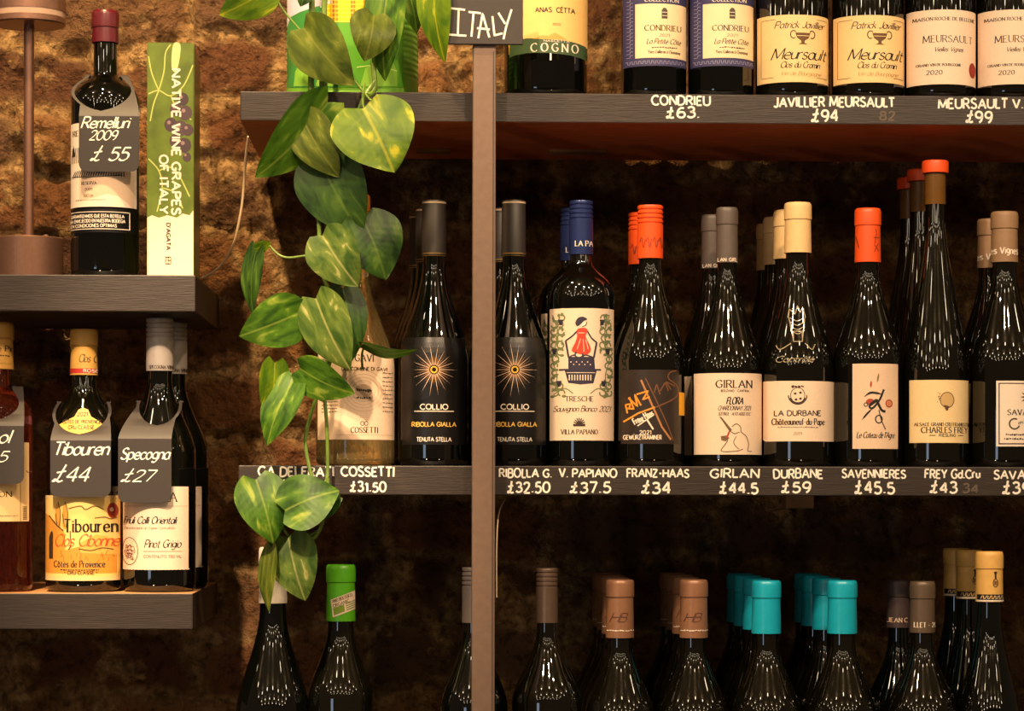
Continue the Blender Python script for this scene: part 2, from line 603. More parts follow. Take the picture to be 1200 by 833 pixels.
def lattice(nx, nz, fx, fz, seed):
    """smooth value noise on a grid, fx/fz = cells across"""
    r = np.random.RandomState(seed)
    gx, gz = int(math.ceil(fx)) + 3, int(math.ceil(fz)) + 3
    L = r.rand(gz, gx)
    xs = np.linspace(0, fx, nx)
    zs = np.linspace(0, fz, nz)
    xi, zi = xs.astype(int), zs.astype(int)
    xf, zf = xs - xi, zs - zi
    xf = xf * xf * (3 - 2 * xf)
    zf = zf * zf * (3 - 2 * zf)
    a = L[np.ix_(zi, xi)]
    b = L[np.ix_(zi, xi + 1)]
    c = L[np.ix_(zi + 1, xi)]
    e = L[np.ix_(zi + 1, xi + 1)]
    return (a * (1 - xf) + b * xf) * (1 - zf)[:, None] + (c * (1 - xf) + e * xf) * zf[:, None] - 0.5


def build_wall():
    x0, x1, z0, z1, st = -1.0, 1.45, 0.0, 3.0, 0.005
    # fine only where the picture looks, coarse strips elsewhere
    zs = np.concatenate([np.linspace(0, 1.05, 22)[:-1], np.arange(1.05, 2.25, st), np.linspace(2.25, 3.0, 16)])
    xs = np.arange(x0, x1 + st / 2, st)
    nx, nz = len(xs), len(zs)
    zu = np.arange(0, 3.0 + st, st)
    nzu = len(zu)
    W, H = x1 - x0, 3.0

    def N(size, seed):
        full = lattice(nx, nzu, W / size, H / size, seed)
        idx = np.clip((zs / st).astype(int), 0, nzu - 1)
        return full[idx]
    X, Z = np.meshgrid(xs, zs)
    wx = N(.12, 1) * .035 + N(.04, 2) * .014
    wz = N(.15, 3) * .030 + N(.05, 4) * .014
    ch, cl = 0.083, 0.228
    v = (Z + wz + .012) / ch
    row = np.floor(v).astype(int)
    rr = np.random.RandomState(5)
    off = np.where(row % 2 == 0, 0.0, 0.5) + rr.rand(200)[row % 200] * .22
    u = (X + wx + 2.0) / cl + off
    col = np.floor(u).astype(int)
    fu, fv = u - col, v - row
    du = np.minimum(fu, 1 - fu) * cl
    dv = np.minimum(fv, 1 - fv) * ch
    jit = 0.0080 + N(.03, 6) * .012 + N(.1, 16) * .008
    dist = np.minimum(du, dv)
    brick = 1 / (1 + np.exp(-(dist - jit) / .0026))
    key = (row * 131 + col * 17) % 997
    tone = rr.rand(1000)[key]
    tz = (rr.rand(1000)[key] - .5)
    tx = (rr.rand(1000)[(key * 7) % 997] - .5)
    h = brick * (.009 + (rr.rand(1000)[(key * 3) % 997] - .5) * .013 + tz * (fv - .5) * .016 + tx * (fu - .5) * .014)
    rough = N(.07, 7) * .022 - np.abs(N(.040, 8)) * .034 - np.abs(N(.021, 9)) * .026 + N(.0125, 19) * .015 + .012
    chips = np.clip(N(.05, 10) * 2 - .45, 0, 1)
    h = h + rough * (0.55 + .45 * (1 - brick)) - chips * .020
    Y = WALL_Y - np.clip(h, -.04, .026)
    verts = np.stack([X, Y, Z], -1).reshape(-1, 3)
    i = np.arange(nz - 1)[:, None] * nx + np.arange(nx - 1)[None, :]
    faces = np.stack([i, i + 1, i + nx + 1, i + nx], -1).reshape(-1, 4)
    me = bpy.data.meshes.new('wall_back')
    me.vertices.add(len(verts))
    me.vertices.foreach_set('co', verts.astype(np.float32).ravel())
    me.loops.add(faces.size)
    me.loops.foreach_set('vertex_index', faces.astype(np.int32).ravel())
    me.polygons.add(len(faces))
    me.polygons.foreach_set('loop_start', np.arange(0, faces.size, 4, dtype=np.int32))
    me.polygons.foreach_set('use_smooth', np.ones(len(faces), dtype=bool))
    me.update(calc_edges=True)
    for nm, arr in (('brick', brick), ('tone', tone)):
        at = me.attributes.new(nm, 'FLOAT', 'POINT')
        at.data.foreach_set('value', arr.astype(np.float32).ravel())
    m = bpy.data.materials.new('old_rough_brick')
    m.use_nodes = True
    nt = m.node_tree
    b = nt.nodes['Principled BSDF']
    b.inputs['Roughness'].default_value = 0.92
    b.inputs['Specular IOR Level'].default_value = 0.25

    def attr(n):
        q = nt.nodes.new('ShaderNodeAttribute')
        q.attribute_name = n
        return q.outputs['Fac']

    def ramp(stops):
        q = nt.nodes.new('ShaderNodeValToRGB')
        e = q.color_ramp.elements
        while len(e) < len(stops):
            e.new(0.5)
        for k, (p, c) in enumerate(stops):
            e[k].position = p
            e[k].color = [lin(t) for t in c] + [1]
        return q
    tc = nt.nodes.new('ShaderNodeTexCoord')

    def noise(sc, det=6):
        q = nt.nodes.new('ShaderNodeTexNoise')
        q.inputs['Scale'].default_value = sc
        q.inputs['Detail'].default_value = det
        q.inputs['Roughness'].default_value = .62
        nt.links.new(tc.outputs['Object'], q.inputs['Vector'])
        return q.outputs['Fac']

    def mix(f, a, c, mode='MIX'):
        q = nt.nodes.new('ShaderNodeMix')
        q.data_type = 'RGBA'
        q.blend_type = mode
        if isinstance(f, float):
            q.inputs['Factor'].default_value = f
        else:
            nt.links.new(f, q.inputs['Factor'])
        nt.links.new(a, q.inputs['A'])
        nt.links.new(c, q.inputs['B'])
        return q.outputs['Result']
    rb = ramp([(0.0, (78, 54, 40)), (.35, (130, 84, 50)), (.7, (164, 114, 66)), (1, (106, 80, 60))])
    nt.links.new(attr('tone'), rb.inputs[0])
    rm = ramp([(.38, (136, 102, 62)), (.5, (178, 140, 90)), (.62, (214, 174, 116))])
    nt.links.new(noise(60, 10), rm.inputs[0])
    base = mix(attr('brick'), rm.outputs[0], rb.outputs[0])
    sand = ramp([(.54, (0, 0, 0)), (.60, (255, 255, 255))])
    nt.links.new(noise(8, 10), sand.inputs[0])
    base = mix(sand.outputs[0], base, rm.outputs[0])
    dk = ramp([(.36, (80, 66, 56)), (.50, (255, 255, 255))])
    nt.links.new(noise(70, 10), dk.inputs[0])
    base = mix(0.6, base, dk.outputs[0], 'MULTIPLY')
    nt.links.new(base, b.inputs['Base Color'])
    bp = nt.nodes.new('ShaderNodeBump')
    bp.inputs['Strength'].default_value = 1.0
    bp.inputs['Distance'].default_value = .02
    nt.links.new(noise(120, 12), bp.inputs['Height'])
    nt.links.new(bp.outputs[0], b.inputs['Normal'])
    me.materials.append(m)
    o = bpy.data.objects.new('wall_back', me)
    COL.objects.link(o)
    tag(o, 'old rough orange brown brick wall behind the shelves', 'wall', kind='structure')


build_wall()
FLOORM = mat('dark_floor_boards', (70, 52, 40), 0.5, var=.3, scale=6, bump=.2, stretch=(1, 8, 1))
CEILM = mat('painted_ceiling', (176, 156, 132), 0.9, var=.05, scale=5)
tag(box('floor', -4.2, 4.2, -6.6, WALL_Y + .05, -0.05, 0.0, FLOORM, bevel=0), 'dark timber floor of the shop', 'floor', kind='structure')
tag(box('ceiling', -4.2, 4.2, -6.6, WALL_Y + .05, 3.0, 3.05, CEILM, bevel=0), 'pale painted ceiling over the shop', 'ceiling', kind='structure')

# ================================================================== SHELVES
SH_BACK = 0.344
zU = P(700, 109.5, 0).z      # top of the upper board
zM = P(700, 546, 0).z
zL = P(700, 1000, 0).z
xC = P(281, 300, 0).x
XR = 1.15
TH = 0.0335


def plank(name, x0, x1, ztop, label, th=TH, top=None, under=None):
    root = thing(name, ((x0 + x1) / 2, 0.17, ztop - th), label, 'shelf')
    mats = [CHARCOAL, top or CHARCOAL, under or CHARCOAL]
    box('board', x0, x1, 0.0, SH_BACK, ztop - th, ztop, mats, root, 0.0012,
        lambda n: 1 if n.z > .8 else (2 if n.z < -.8 else 0))
    return root


UP = plank('shelf', xC, XR, zU, 'upper charcoal shelf with a red-brown underside, chalked CONDRIEU £63 on its edge', under=REDWOOD)
WOODB = mat('pale_block_wood', (150, 112, 74), .7, var=.2, scale=40)
for xa, xb in ((488, 528), (643, 710)):
    o = box('bracket_plate', P(xa, 180, .25).x, P(xb, 180, .25).x, .238, .268, zU - TH - .003, zU - TH, WOODB, UP, .0005)
MID = plank('shelf', xC - .001, XR, zM, 'middle charcoal shelf with a row of prices chalked along its edge, from COSSETTI to SAVAGNIN')
box('support_block', P(921, 590, .30).x, P(954, 590, .30).x, .30, SH_BACK, zM - TH - .017, zM - TH, WOODB, MID, .001)
LOW = plank('shelf', xC, XR, zL, 'lowest charcoal shelf carrying the teal-capped and brown-capped bottles')
zLU = P(150, 322, 0).z
zLL = P(150, 695, 0).z
LU = plank('shelf', -.80, P(229, 340, 0).x, zLU, 'short charcoal shelf at left under the lamp, the tagged bottle and the book', th=P(150, 322, 0).z - P(150, 365, 0).z)
LL = plank('shelf', -.80, P(226, 710, 0).x, zLL, 'short charcoal shelf at lower left with a worn wood top under the tagged bottles', th=P(150, 695, 0).z - P(150, 737.5, 0).z, top=RAWTOP)


def price(shelf, rows, label):
    sh = Sheet()
    for s, x0, x1, yb, h, m in rows:
        sh.text(s, (x0 + x1) / 2, yb, h, m, 0, 'chalk', width=x1 - x0, wt=.2)
    sh.build('chalk_price', shelf, flatmap(-0.0001), label)


price(UP, [('CONDRIEU', 764, 832, 123, 10.5, CHALK), ('£63.', 781, 819, 137.5, 12, CHALK)], 'white chalk writing CONDRIEU £63')
price(UP, [('JAVILLIER MEURSAULT', 907, 1048, 125, 11, CHALK), ('£94', 951, 982, 142, 12.5, CHALK)], 'white chalk writing JAVILLIER MEURSAULT £94')
price(UP, [('82', 1031, 1048, 141, 10.5, CHALK_FAINT)], 'rubbed out chalk 82')
price(UP, [('MEURSAULT V.V.', 1100, 1212, 127, 11, CHALK), ('£99', 1132, 1162, 143.5, 12.5, CHALK)], 'white chalk writing MEURSAULT V.V. £99')
price(MID, [('CA DEI FRATI', 303, 391, 558, 10.5, CHALK), ('£2', 327, 350, 572, 10, CHALK)], 'white chalk writing CA DEI FRATI')
price(MID, [('COSSETTI', 400, 461.5, 558, 10.5, CHALK), ('£31.50', 410.5, 452, 576, 11, CHALK)], 'white chalk writing COSSETTI £31.50')
price(MID, [('RIBOLLA G.', 585.5, 646, 559, 9.5, CHALK), ('£32.50', 595, 644, 577, 11.5, CHALK)], 'white chalk writing RIBOLLA G. £32.50')
price(MID, [('V. PAPIANO', 655.5, 722.5, 559, 9.5, CHALK), ('£37.5', 668, 715, 577, 11.5, CHALK)], 'white chalk writing V. PAPIANO £37.5')
price(MID, [('FRANZ-HAAS', 735, 807, 559, 9.5, CHALK), ('£34', 752, 785.5, 577.5, 12.5, CHALK)], 'white chalk writing FRANZ-HAAS £34')
price(MID, [('GIRLAN', 832.5, 889, 559.5, 10, CHALK), ('£44.5', 843.5, 888, 578, 12.5, CHALK)], 'white chalk writing GIRLAN £44.5')
price(MID, [('DURBANE', 907, 964, 560, 10, CHALK), ('£59', 916, 949, 577, 12, CHALK)], 'white chalk writing DURBANE £59')
price(MID, [('SAVENNIERES', 987, 1061, 560, 9.5, CHALK), ('£45.5', 1002, 1048, 578, 12.5, CHALK)], 'white chalk writing SAVENNIERES £45.5')
price(MID, [('FREY Gd.Cru', 1084, 1148, 560, 10, CHALK), ('£43', 1090, 1121, 577, 12, CHALK)], 'white chalk writing FREY Gd.Cru £43')
price(MID, [('34', 1128, 1146, 577, 10, CHALK_FAINT)], 'rubbed out chalk 34')
price(MID, [('SAVAGNIN', 1165, 1232, 561, 10, CHALK), ('£39', 1175, 1206, 578, 12.5, CHALK)], 'white chalk writing SAVAGNIN £39')

# upright steel post in front of the shelves, with the chalk sign on its top
pa = P(553.5, 450, -.034)
pb = P(580.5, 450, -.034)
POSTM = mat('brown_grey_steel', (124, 102, 88), 0.45, metal=0.35, var=.08, scale=120)
POSTD = mat('dark_slot', (52, 42, 38), 0.6, var=.1)
post = thing('shelf_post', ((pa.x + pb.x) / 2, -.018, 0.0), 'tall brown-grey upright post running down the front of the shelves below the ITALY sign', 'post')
box('post_tube', pa.x, pb.x, -.034, -.0005, 0.0, P(565, 14, -.034).z, POSTM, post, .0016)
box('front_seam', pa.x + .0225, pa.x + .0235, -.0344, -.0339, .01, P(565, 60, -.034).z, POSTD, post, 0)
sa, sb = P(524, 51.5, -.04), P(613, -2, -.04)
sign = thing('chalk_sign', ((sa.x + sb.x) / 2, -.038, sa.z), 'small dark chalk sign reading ITALY on top of the post', 'sign')
box('board', sa.x, sb.x, -.0395, -.0345, sa.z, sb.z, SLATE, sign, .0008)
s = Sheet()
CH = CHALK
for pts in ([(527, 9.5), (545, 11.5)], [(537.5, 10), (536.5, 40)], [(526, 40.5), (546.5, 42)], [(549, 14), (563.5, 15.5)], [(555, 14.5), (552.5, 43)],
            [(560.5, 45), (565.5, 16), (573.5, 44)], [(559, 33), (574, 34.5)], [(577, 19), (579.5, 41.5), (589, 39)], [(584, 15), (592, 28)], [(599.5, 11), (593, 32), (590, 46)]):
    s.line(pts, 2.4, CH, 0)
s.build('chalk_lettering', sign, flatmap(-.0396), 'white chalk letters ITALY')

# thin pale cords at the wall
CORD = mat('pale_cord', (222, 196, 160), .5, var=.05)


def cord(pts, label, r=.0016):
    path = catmull([tuple(P(px, py, y)) for px, py, y in pts], .01)
    vs, fs = tube(path, r, 8)
    o = obj('power_cord', vs, fs, CORD, None, smooth=True)
    tag(o, label, 'cord')


cord([(291, 160, .28), (288, 185, .30), (286, 215, .32), (282, 250, .325), (272, 290, .325), (255, 315, .325), (236, 326, .325)], 'thin pale cord curving down the brick wall right of the book')
cord([(592, 585, .05), (588, 592, .04), (584, 605, .03), (582, 640, .02), (582, 700, .02)], 'thin pale cord running down behind the right edge of the post', .0009)

# ================================================================== BOTTLES
def smooth01(t):
    t = max(0.0, min(1.0, t))
    return t * t * (3 - 2 * t)


class Bottle:
    def __init__(self, cx, y, zbase, top, sh, nk, r_px, rn_px, cap_bot, cap_r, kind, capmat, glass, label, shape='burgundy', group=None, sink=0):
        self.cx, self.y, self.zb = cx, y, zbase
        s = S(y)
        self.R = r_px * s
        self.rn = rn_px * s
        c = P(cx, top, y)
        self.x = c.x
        Z = lambda py: P(cx, py, y).z - zbase
        self.H = Z(top)
        zs, zn = Z(sh), Z(nk)
        prof = [(0, .004), (self.R * .72, .0), (self.R * .93, .0008), (self.R * .985, .004), (self.R, .009), (self.R, zs)]
        nst = 18
        for i in range(1, nst + 1):
            t = i / nst
            if shape == 'burgundy':
                f = 1 - smooth01(t ** .92)
            elif shape == 'bordeaux':
                f = smooth01(1 - t * t)
            else:
                f = 1 - (.55 * t + .45 * smooth01(t))
                f = f if t < 1 else 0
            prof.append((self.rn + (self.R - self.rn) * f, zs + (zn - zs) * t))
        zt = self.H - .001
        prof += [(self.rn * .97, zt), (0, zt)]
        self.zz = [p[1] for p in prof[3:-1]]
        self.rr = [p[0] for p in prof[3:-1]]
        self.root = thing('wine_bottle', (self.x, y, zbase), label, 'wine bottle', group)
        vs, fs = lathe(prof, self.x, y, zbase, 64)
        obj('bottle_glass', vs, fs, glass, self.root, smooth=True)
        self.cz = None
        if kind:
            zc = Z(cap_bot)
            cr = cap_r * s
            H = self.H
            if kind == 'foil':
                p = [(cr * .97, zc), (cr * 1.02, zc + .0003), (cr * .97, H - .0215), (cr * .965, H - .0205), (cr * 1.03, H - .0195), (cr * 1.03, H - .005),
                     (cr * .99, H - .0015), (cr * .90, H), (0, H + .0002)]
            elif kind == 'plain':
                p = [(cr * .97, zc), (cr * 1.01, zc + .0003), (cr * .97, H - .001), (cr * .93, H), (0, H + .0002)]
            elif kind == 'screw':
                p = [(cr * .97, zc), (cr, zc + .0003), (cr, H - .022)]
                for k in range(4):
                    z1 = H - .0215 + k * .0052
                    p += [(cr * .93, z1), (cr * .93, z1 + .0012), (cr * 1.0, z1 + .0018), (cr * 1.0, z1 + .0042)]
                p += [(cr * .97, H - .0004), (cr * .9, H), (0, H + .0002)]
            elif kind == 'wax':
                p = [(cr * .9, zc), (cr * 1.0, zc + .0006), (cr * 1.02, H - .004), (cr * .98, H - .001), (cr * .88, H), (0, H + .0002)]
            cv, cf = lathe(p, self.x, y, zbase, 48)
            obj('capsule', cv, cf, capmat, self.root, smooth=(kind != 'screw'))
            self.cz = [q[1] for q in p[:-1]]
            self.cr = [q[0] for q in p[:-1]]
            self.zc = zc

    def rad(self, z):
        if self.cz and z >= self.zc - .0002:
            return float(np.interp(z, self.cz, self.cr))
        return float(np.interp(z, self.zz, self.rr))

    def map(self, lift=0.00025):
        def f(px, py, l):
            p = P(px, py, self.y)
            z = P(self.cx, py, self.y).z
            for _ in range(2):
                # height as seen on the front of the glass; each ring of print stays level
                r = self.rad(z - self.zb) + lift + 0.00009 * l
                k = (self.y - r - CAM_LOC.y) / (self.y - CAM_LOC.y)
                z = CAM_LOC.z + (P(self.cx, py, self.y).z - CAM_LOC.z) * k
            q = max(-.99, min(.99, (p.x - self.x) / r))
            return Vector((self.x + r * q, self.y - r * math.sqrt(1 - q * q), z))
        return f

    def sheet(self, sh, name='front_label', label=None, lift=0.00025):
        return sh.build(name, self.root, self.map(lift), label)

    def copies(self, items, group=None):
        """items: (px centre, depth row, label)"""
        if group:
            self.root['group'] = group
        for px, row, lb in items:
            yy = ROW[row]
            copy_tree(self.root, (P(px, 300, yy).x, yy, self.zb), lb)


ROW = [0.048, 0.132, 0.216, 0.298]
Y0 = ROW[0]
ZM, ZU, ZL, ZLU, ZLL = zM + .0002, zU + .0002, zL + .0002, zLU + .0002, zLL + .0002


def capmat(name, rgb, rough=.38, metal=0.0):
    return mat('capsule_' + name, rgb, rough, metal, var=.06, scale=120)


def foil_text(b, rows):
    sh = Sheet()
    for s_, x, y, h, m, st, wd in rows:
        sh.text(s_, x, y, h, m, 1, st, width=wd)
    b.sheet(sh, 'capsule_print')


# ---- middle shelf --------------------------------------------------------------
ORANGE = capmat('orange', (236, 84, 28))
# Cossetti
b = Bottle(417, Y0, ZM, 228, 432, 318, 46, 15, 300, 16.5, 'foil', capmat('amber', (214, 120, 40)), GLASS_GOLD,
           'clear gold-wine bottle with a cream COSSETTI label, half behind the trailing leaves')
s = Sheet()
s.rect(373, 408, 462.2, 515, PAPER_P, 0)
s.text('GAVI', 428, 423, 7.5, DARKB, 2, 'serif', width=21)
s.text('DEL COMUNE DI GAVI', 428, 434, 4, DARKB, 2, 'sans', width=52)
for k, rr_ in enumerate((25, 21, 17, 13)):
    s.ring(427, 458, rr_, rr_ * .95, .7, ink((196, 168, 142)), 1)
s.ell(427, 458, 10, 8, ink((190, 158, 130)), 1)
s.smear(419, 436, 459, 5, DARKB, 2)
s.smear(419, 436, 467, 3, DARKB, 2)
for k in range(10):
    s.smear(378, 397, 447 + k * 4, 1.8, ink((110, 96, 84)), 2, k)
    s.smear(449, 461, 437 + k * 5, 1.8, ink((110, 96, 84)), 2, k + 40)
for dx in (-2.2, 2.2):
    s.ring(428 + dx, 496, 2, 2.4, .7, DARKB, 2)
s.text('COSSETTI', 428, 507, 6.5, DARKB, 2, 'serif', width=31)
s.line([(395, 509.5), (461, 509.5)], .5, ink((180, 150, 124)), 1)
b.sheet(s)

# Collio pair
CAPB = capmat('dull_black', (46, 41, 38), .5)


def collio(cx, label, full=True):
    b = Bottle(cx, Y0, ZM, 235.2, 425, 306, 41, 13, 300, 14.4, 'plain', CAPB, GLASS_DARK, label)
    s = Sheet()
    s.rect(cx - 14.3, 296, cx + 14.3, 299.6, ink((212, 160, 60)), 1)
    s.rect(cx - 15, 235.6, cx + 15, 237.6, ink((196, 170, 140)), 1)
    b.sheet(s, 'capsule_print', 'gold band at foot of capsule')
    lm = mat('black_label', (15, 13, 13), .35, var=.1)
    s = Sheet()
    s.rect(cx - 37, 395, cx + 37, 521, lm, 0)
    cy = 433
    for k in range(36):
        a = 2 * math.pi * k / 36
        L = (27 if k % 2 == 0 else 19) * (1 + .12 * math.sin(k * 2.7))
        p0 = (cx + 5.5 * math.cos(a), cy + 5.5 * math.sin(a))
        p1 = (cx + L * math.cos(a), cy + L * 1.05 * math.sin(a))
        s.line([p0, p1], 1.25, ink((206, 176, 146)) if k % 2 == 0 else ink((150, 104, 60)), 1, taper='out')
    s.ring(cx, cy, 3.4, 3.4, 1.6, ink((246, 190, 50)), 2)
    s.text('COLLIO', cx, 479.5, 6, PAPER_W, 2, 'sans', width=32)
    s.rect(cx - 23, 481, cx + 23, 482.4, ink((190, 176, 160)), 2)
    s.text('RIBOLLA GIALLA', cx, 499.5, 5, ink((222, 176, 70)), 2, 'sans', width=51)
    s.text('TENUTA STELLA', cx, 517, 4.6, ink((206, 196, 182)), 2, 'sans', width=40)
    b.sheet(s, 'front_label', 'black label with a gold starburst')
    return b


cA = collio(508.5, 'black bottle with gold starburst COLLIO label left of the post, front of its row')
cA.copies([(500.5, 1, 'black-capped bottle second back behind the starburst bottle left of the post'),
           (493, 2, 'black-capped bottle third back behind the starburst bottle left of the post')], 'black-capped starburst bottles left of the post')
cB = collio(602, 'black bottle with gold starburst COLLIO label right of the post, front of its row')
cB.copies([(589, 1, 'black-capped bottle behind the starburst bottle right of the post')], 'black-capped starburst bottles right of the post')

# Villa Papiano
NAVY = capmat('navy_blue', (38, 52, 104), .3, .3)
b = Bottle(681, Y0, ZM, 235.5, 361, 306, 39.5, 12.6, 299, 14.2, 'screw', NAVY, GLASS_DARK, 'dark bottle with navy screw cap and a tall label of a dancing woman in red', 'bordeaux')
foil_text(b, [('LA PA', 684, 288, 6, PAPER_W, 'serif', 21)])
s = Sheet()
s.rect(643.5, 361, 718.5, 516, PAPER, 0)
GRN = ink((112, 122, 82))
NVY = ink((44, 38, 60))
RED = ink((206, 62, 36))
r2 = random.Random(3)
CXW = 679.5
for side in (-1, 1):
    for vy in range(372, 462, 8):
        for vx in (24, 30.5):
            if vx < 25 and 418 < vy < 452:
                continue
            x0 = CXW + side * (vx + r2.uniform(-1.5, 1.5)) + (1.5 if side > 0 else 0)
            a0 = r2.uniform(0, 360)
            s.ring(x0, vy, 3.6, 3.6, 1.7, GRN, 1, a0, a0 + 270)
            s.ell(x0 + r2.uniform(-3, 3), vy + 4 + r2.uniform(-1, 1), 2.6, 1.7, GRN, 1, 8)
            s.ell(x0 + r2.uniform(-3, 3), vy - 3 + r2.uniform(-1, 1), 1.7, 2.3, GRN, 1, 8)
    s.line([(CXW + side * 33, 368), (CXW + side * 27, 392), (CXW + side * 33, 418), (CXW + side * 28, 440), (CXW + side * 31, 458)], 1.2, GRN, 1, True)
    s.line([(CXW + side * 32, 462), (CXW + side * 20, 455), (CXW + side * 10, 461)], 1.3, GRN, 1, True)
    for gx, gy in ((24, 375), (31, 409), (26, 447)):
        for k in range(9):
            s.ell(CXW + side * gx + (k % 3 - 1) * 1.9 * (1 - .28 * (k // 3)), gy + (k // 3) * 2.2, 1.25, 1.25, NVY, 2, 8)
# tub with its frame, the basket below, and the dancer
s.line([(661, 399), (664.5, 419)], 2.2, NVY, 2)
s.line([(697, 401), (693.5, 419)], 2.2, NVY, 2)
s.line([(664.5, 419), (670, 416), (676, 419), (684, 416), (693.5, 419)], 1.6, NVY, 2, True)
s.poly([(664, 418), (694, 418), (695, 432), (664, 432)], NVY, 1)
s.rect(653.5, 432, 702, 434, NVY, 2)
s.poly([(660, 434), (697, 434), (693, 449), (678, 450.5), (664, 448.5)], NVY, 1)
for k in range(9):
    s.rect(664.5 + k * 3.1, 439, 665.8 + k * 3.1, 445.5, PAPER, 2)
for k in range(8):
    s.ell(667 + k * 3.2, 424 + (k % 2) * 3, .75, .75, PAPER, 2, 8)
s.line([(662, 436.5), (695, 436.5)], .7, PAPER, 2)
s.poly([(674, 386), (682, 384), (686.5, 387), (684, 394), (688, 403), (690, 410), (686, 415), (678, 415), (668, 411), (672, 401), (674, 394)], RED, 2, True)
for pts in ([(678, 397), (674, 409)], [(681, 397), (682, 412)], [(684, 398), (687, 409)], [(675, 390), (683, 390)]):
    s.line(pts, .7, PAPER, 3)
for pts in ([(674, 388), (668, 394), (661, 399)], [(686, 388), (691, 396), (697, 401)], [(673, 412), (671, 417)], [(680, 414), (681, 418)]):
    s.line(pts, 1.7, NVY, 3, True)
s.ell(680.5, 378.5, 3.2, 3.8, PAPER_W, 2, 14)
s.poly([(672, 378), (675, 372.5), (681, 371), (686, 374), (682, 376), (678, 380), (674, 382)], NVY, 3, True)
s.line([(680, 382.5), (684, 381), (685.5, 377)], .9, NVY, 3, True)
s.text('TRESCHE', 677, 470, 5.6, DARKB, 2, 'serif', width=32)
s.text('Sauvignon Bianco 2021', 681, 482, 6.4, DARKB, 2, 'script', width=66)
for k in range(9):
    a = math.radians(180 + 22.5 * k)
    s.line([(676.5, 498), (676.5 + 7 * math.cos(a), 497 + 7.5 * math.sin(a))], 1.3, DARKB, 2)
s.rect(669.5, 497, 683.5, 499.5, DARKB, 2)
s.text('VILLA PAPIANO', 677, 508.5, 5.2, DARKB, 2, 'serif', width=42)
b.sheet(s)
b.copies([(670, 1, 'navy screw-capped bottle behind the one with the dancing woman label')], 'navy-capped bottles')

# Franz Haas
b = Bottle(762, Y0, ZM, 241, 425, 306, 41, 13, 303.5, 15.2, 'screw', ORANGE, GLASS_BROWN, 'dark bottle with orange screw cap and a dark scrawled GEWÜRZTRAMINER label')
s = Sheet()
for dx in (-11, -4, 4, 11):
    s.line([(762 + dx - 2, 283), (762 + dx, 278), (762 + dx + 2, 290), (762 + dx + 4, 280)], .9, ink((150, 46, 16)), 1, True)
b.sheet(s, 'capsule_print')
s = Sheet()
LB = mat('dark_brown_label', (46, 36, 31), .4, var=.15, scale=70)
s.rect(726, 433, 793, 520, LB, 0)
AMB = ink((226, 146, 40))
BRN = ink((112, 70, 40))
s.line([(729, 494), (750, 482), (770, 475), (790, 464), (791, 452), (780, 443), (782, 436), (790, 433.5)], 1.5, BRN, 1, True)
s.line([(728.5, 494), (745, 484), (764, 477)], 2.0, AMB, 2)
s.line([(748, 445), (756, 464), (772, 500), (783, 515)], 2.2, ink((176, 120, 74)), 2)
s.line([(753, 443), (766, 470), (779, 498), (786, 516)], 1.3, BRN, 1)
for pts in ([(733, 484), (731, 474), (736, 473), (735, 478), (731, 479)], [(731, 478), (740, 479), (735, 465)], [(734, 466), (744, 476), (741, 462), (748, 475)], [(743, 462), (756, 458), (750, 468), (758, 465)]):
    s.line(pts, 1.9, AMB, 2)
for pts in ([(763, 460), (766, 450), (770, 462)], [(770, 458), (776, 448), (780, 458)], [(783, 456), (777, 447), (788, 452)]):
    s.line(pts, 1.4, BRN, 1)
s.text('Franz Haas', 752, 492, 7, PAPER_W, 3, 'chalk', width=24, rot=-28, wt=.2)
s.line([(744, 499), (761, 487)], 1.4, PAPER_W, 3)
s.line([(755, 492), (762, 503)], 2.0, PAPER_W, 3)
s.text('2021', 753, 509, 4.6, PAPER_W, 3, 'sans', width=13)
s.text('GEWÜRZTRAMINER', 750, 514.8, 5, PAPER_W, 3, 'sans', width=43)
b.sheet(s)
s = Sheet()
s.rect(793.3, 459, 801, 486, ink((232, 170, 40)), 0)
b.sheet(s, 'side_sticker', 'small yellow sticker')
b.copies([(751, 1, 'orange screw-capped bottle behind the one with the scrawled dark label')], 'orange screw-capped bottles')

# Girlan
b = Bottle(852, Y0, ZM, 243.5, 437, 312, 41, 11.5, 308.5, 12.6, 'foil', capmat('grey_brown', (88, 78, 72), .45), GLASS_BROWN, 'dark bottle with grey capsule and cream GIRLAN label showing a stooping inked figure')
foil_text(b, [('LAN', 845, 306, 4, PAPER_W, 'sans', 9), ('GIRL', 858, 306, 4, PAPER_W, 'sans', 10)])
s = Sheet()
s.rect(812, 437, 891.5, 532.5, PAPER, 0)
s.text('GIRLAN', 856, 454, 8.5, BLACK, 2, 'serif', width=42)
s.text('BOLZANO - CANTINA', 857, 459, 2.6, DARKB, 2, 'sans', width=33)
s.text('FLORA', 857, 473.5, 8, BLACK, 2, 'script', width=19, wt=.2)
s.text('CHARDONNAY 2021', 856.5, 480.5, 5, BLACK, 2, 'script', width=38)
s.text('SÜDTIROL - ALTO ADIGE DOC', 856.5, 486.5, 3.6, DARKB, 2, 'script', width=38)
IK = ink((90, 66, 44))
s.poly([(838.5, 488), (841, 488.5), (853, 503.5), (850.5, 506)], ink((106, 82, 62)), 2)
s.line([(853, 500), (858, 496.5), (863, 500), (864, 506), (870, 511), (873, 520), (872, 528), (877, 528.5)], .9, IK, 2, True)
s.line([(851, 505), (856, 508), (862, 506)], .9, IK, 2, True)
s.line([(841, 512), (848, 515), (845, 521), (841, 528.5), (858, 528.5), (866, 526)], .9, IK, 2, True)
s.line([(858, 511), (855, 519), (861, 526)], .8, IK, 2, True)
s.poly([(840, 511), (847, 510), (850, 513), (846, 517), (841, 516)], ink((120, 90, 66)), 2)
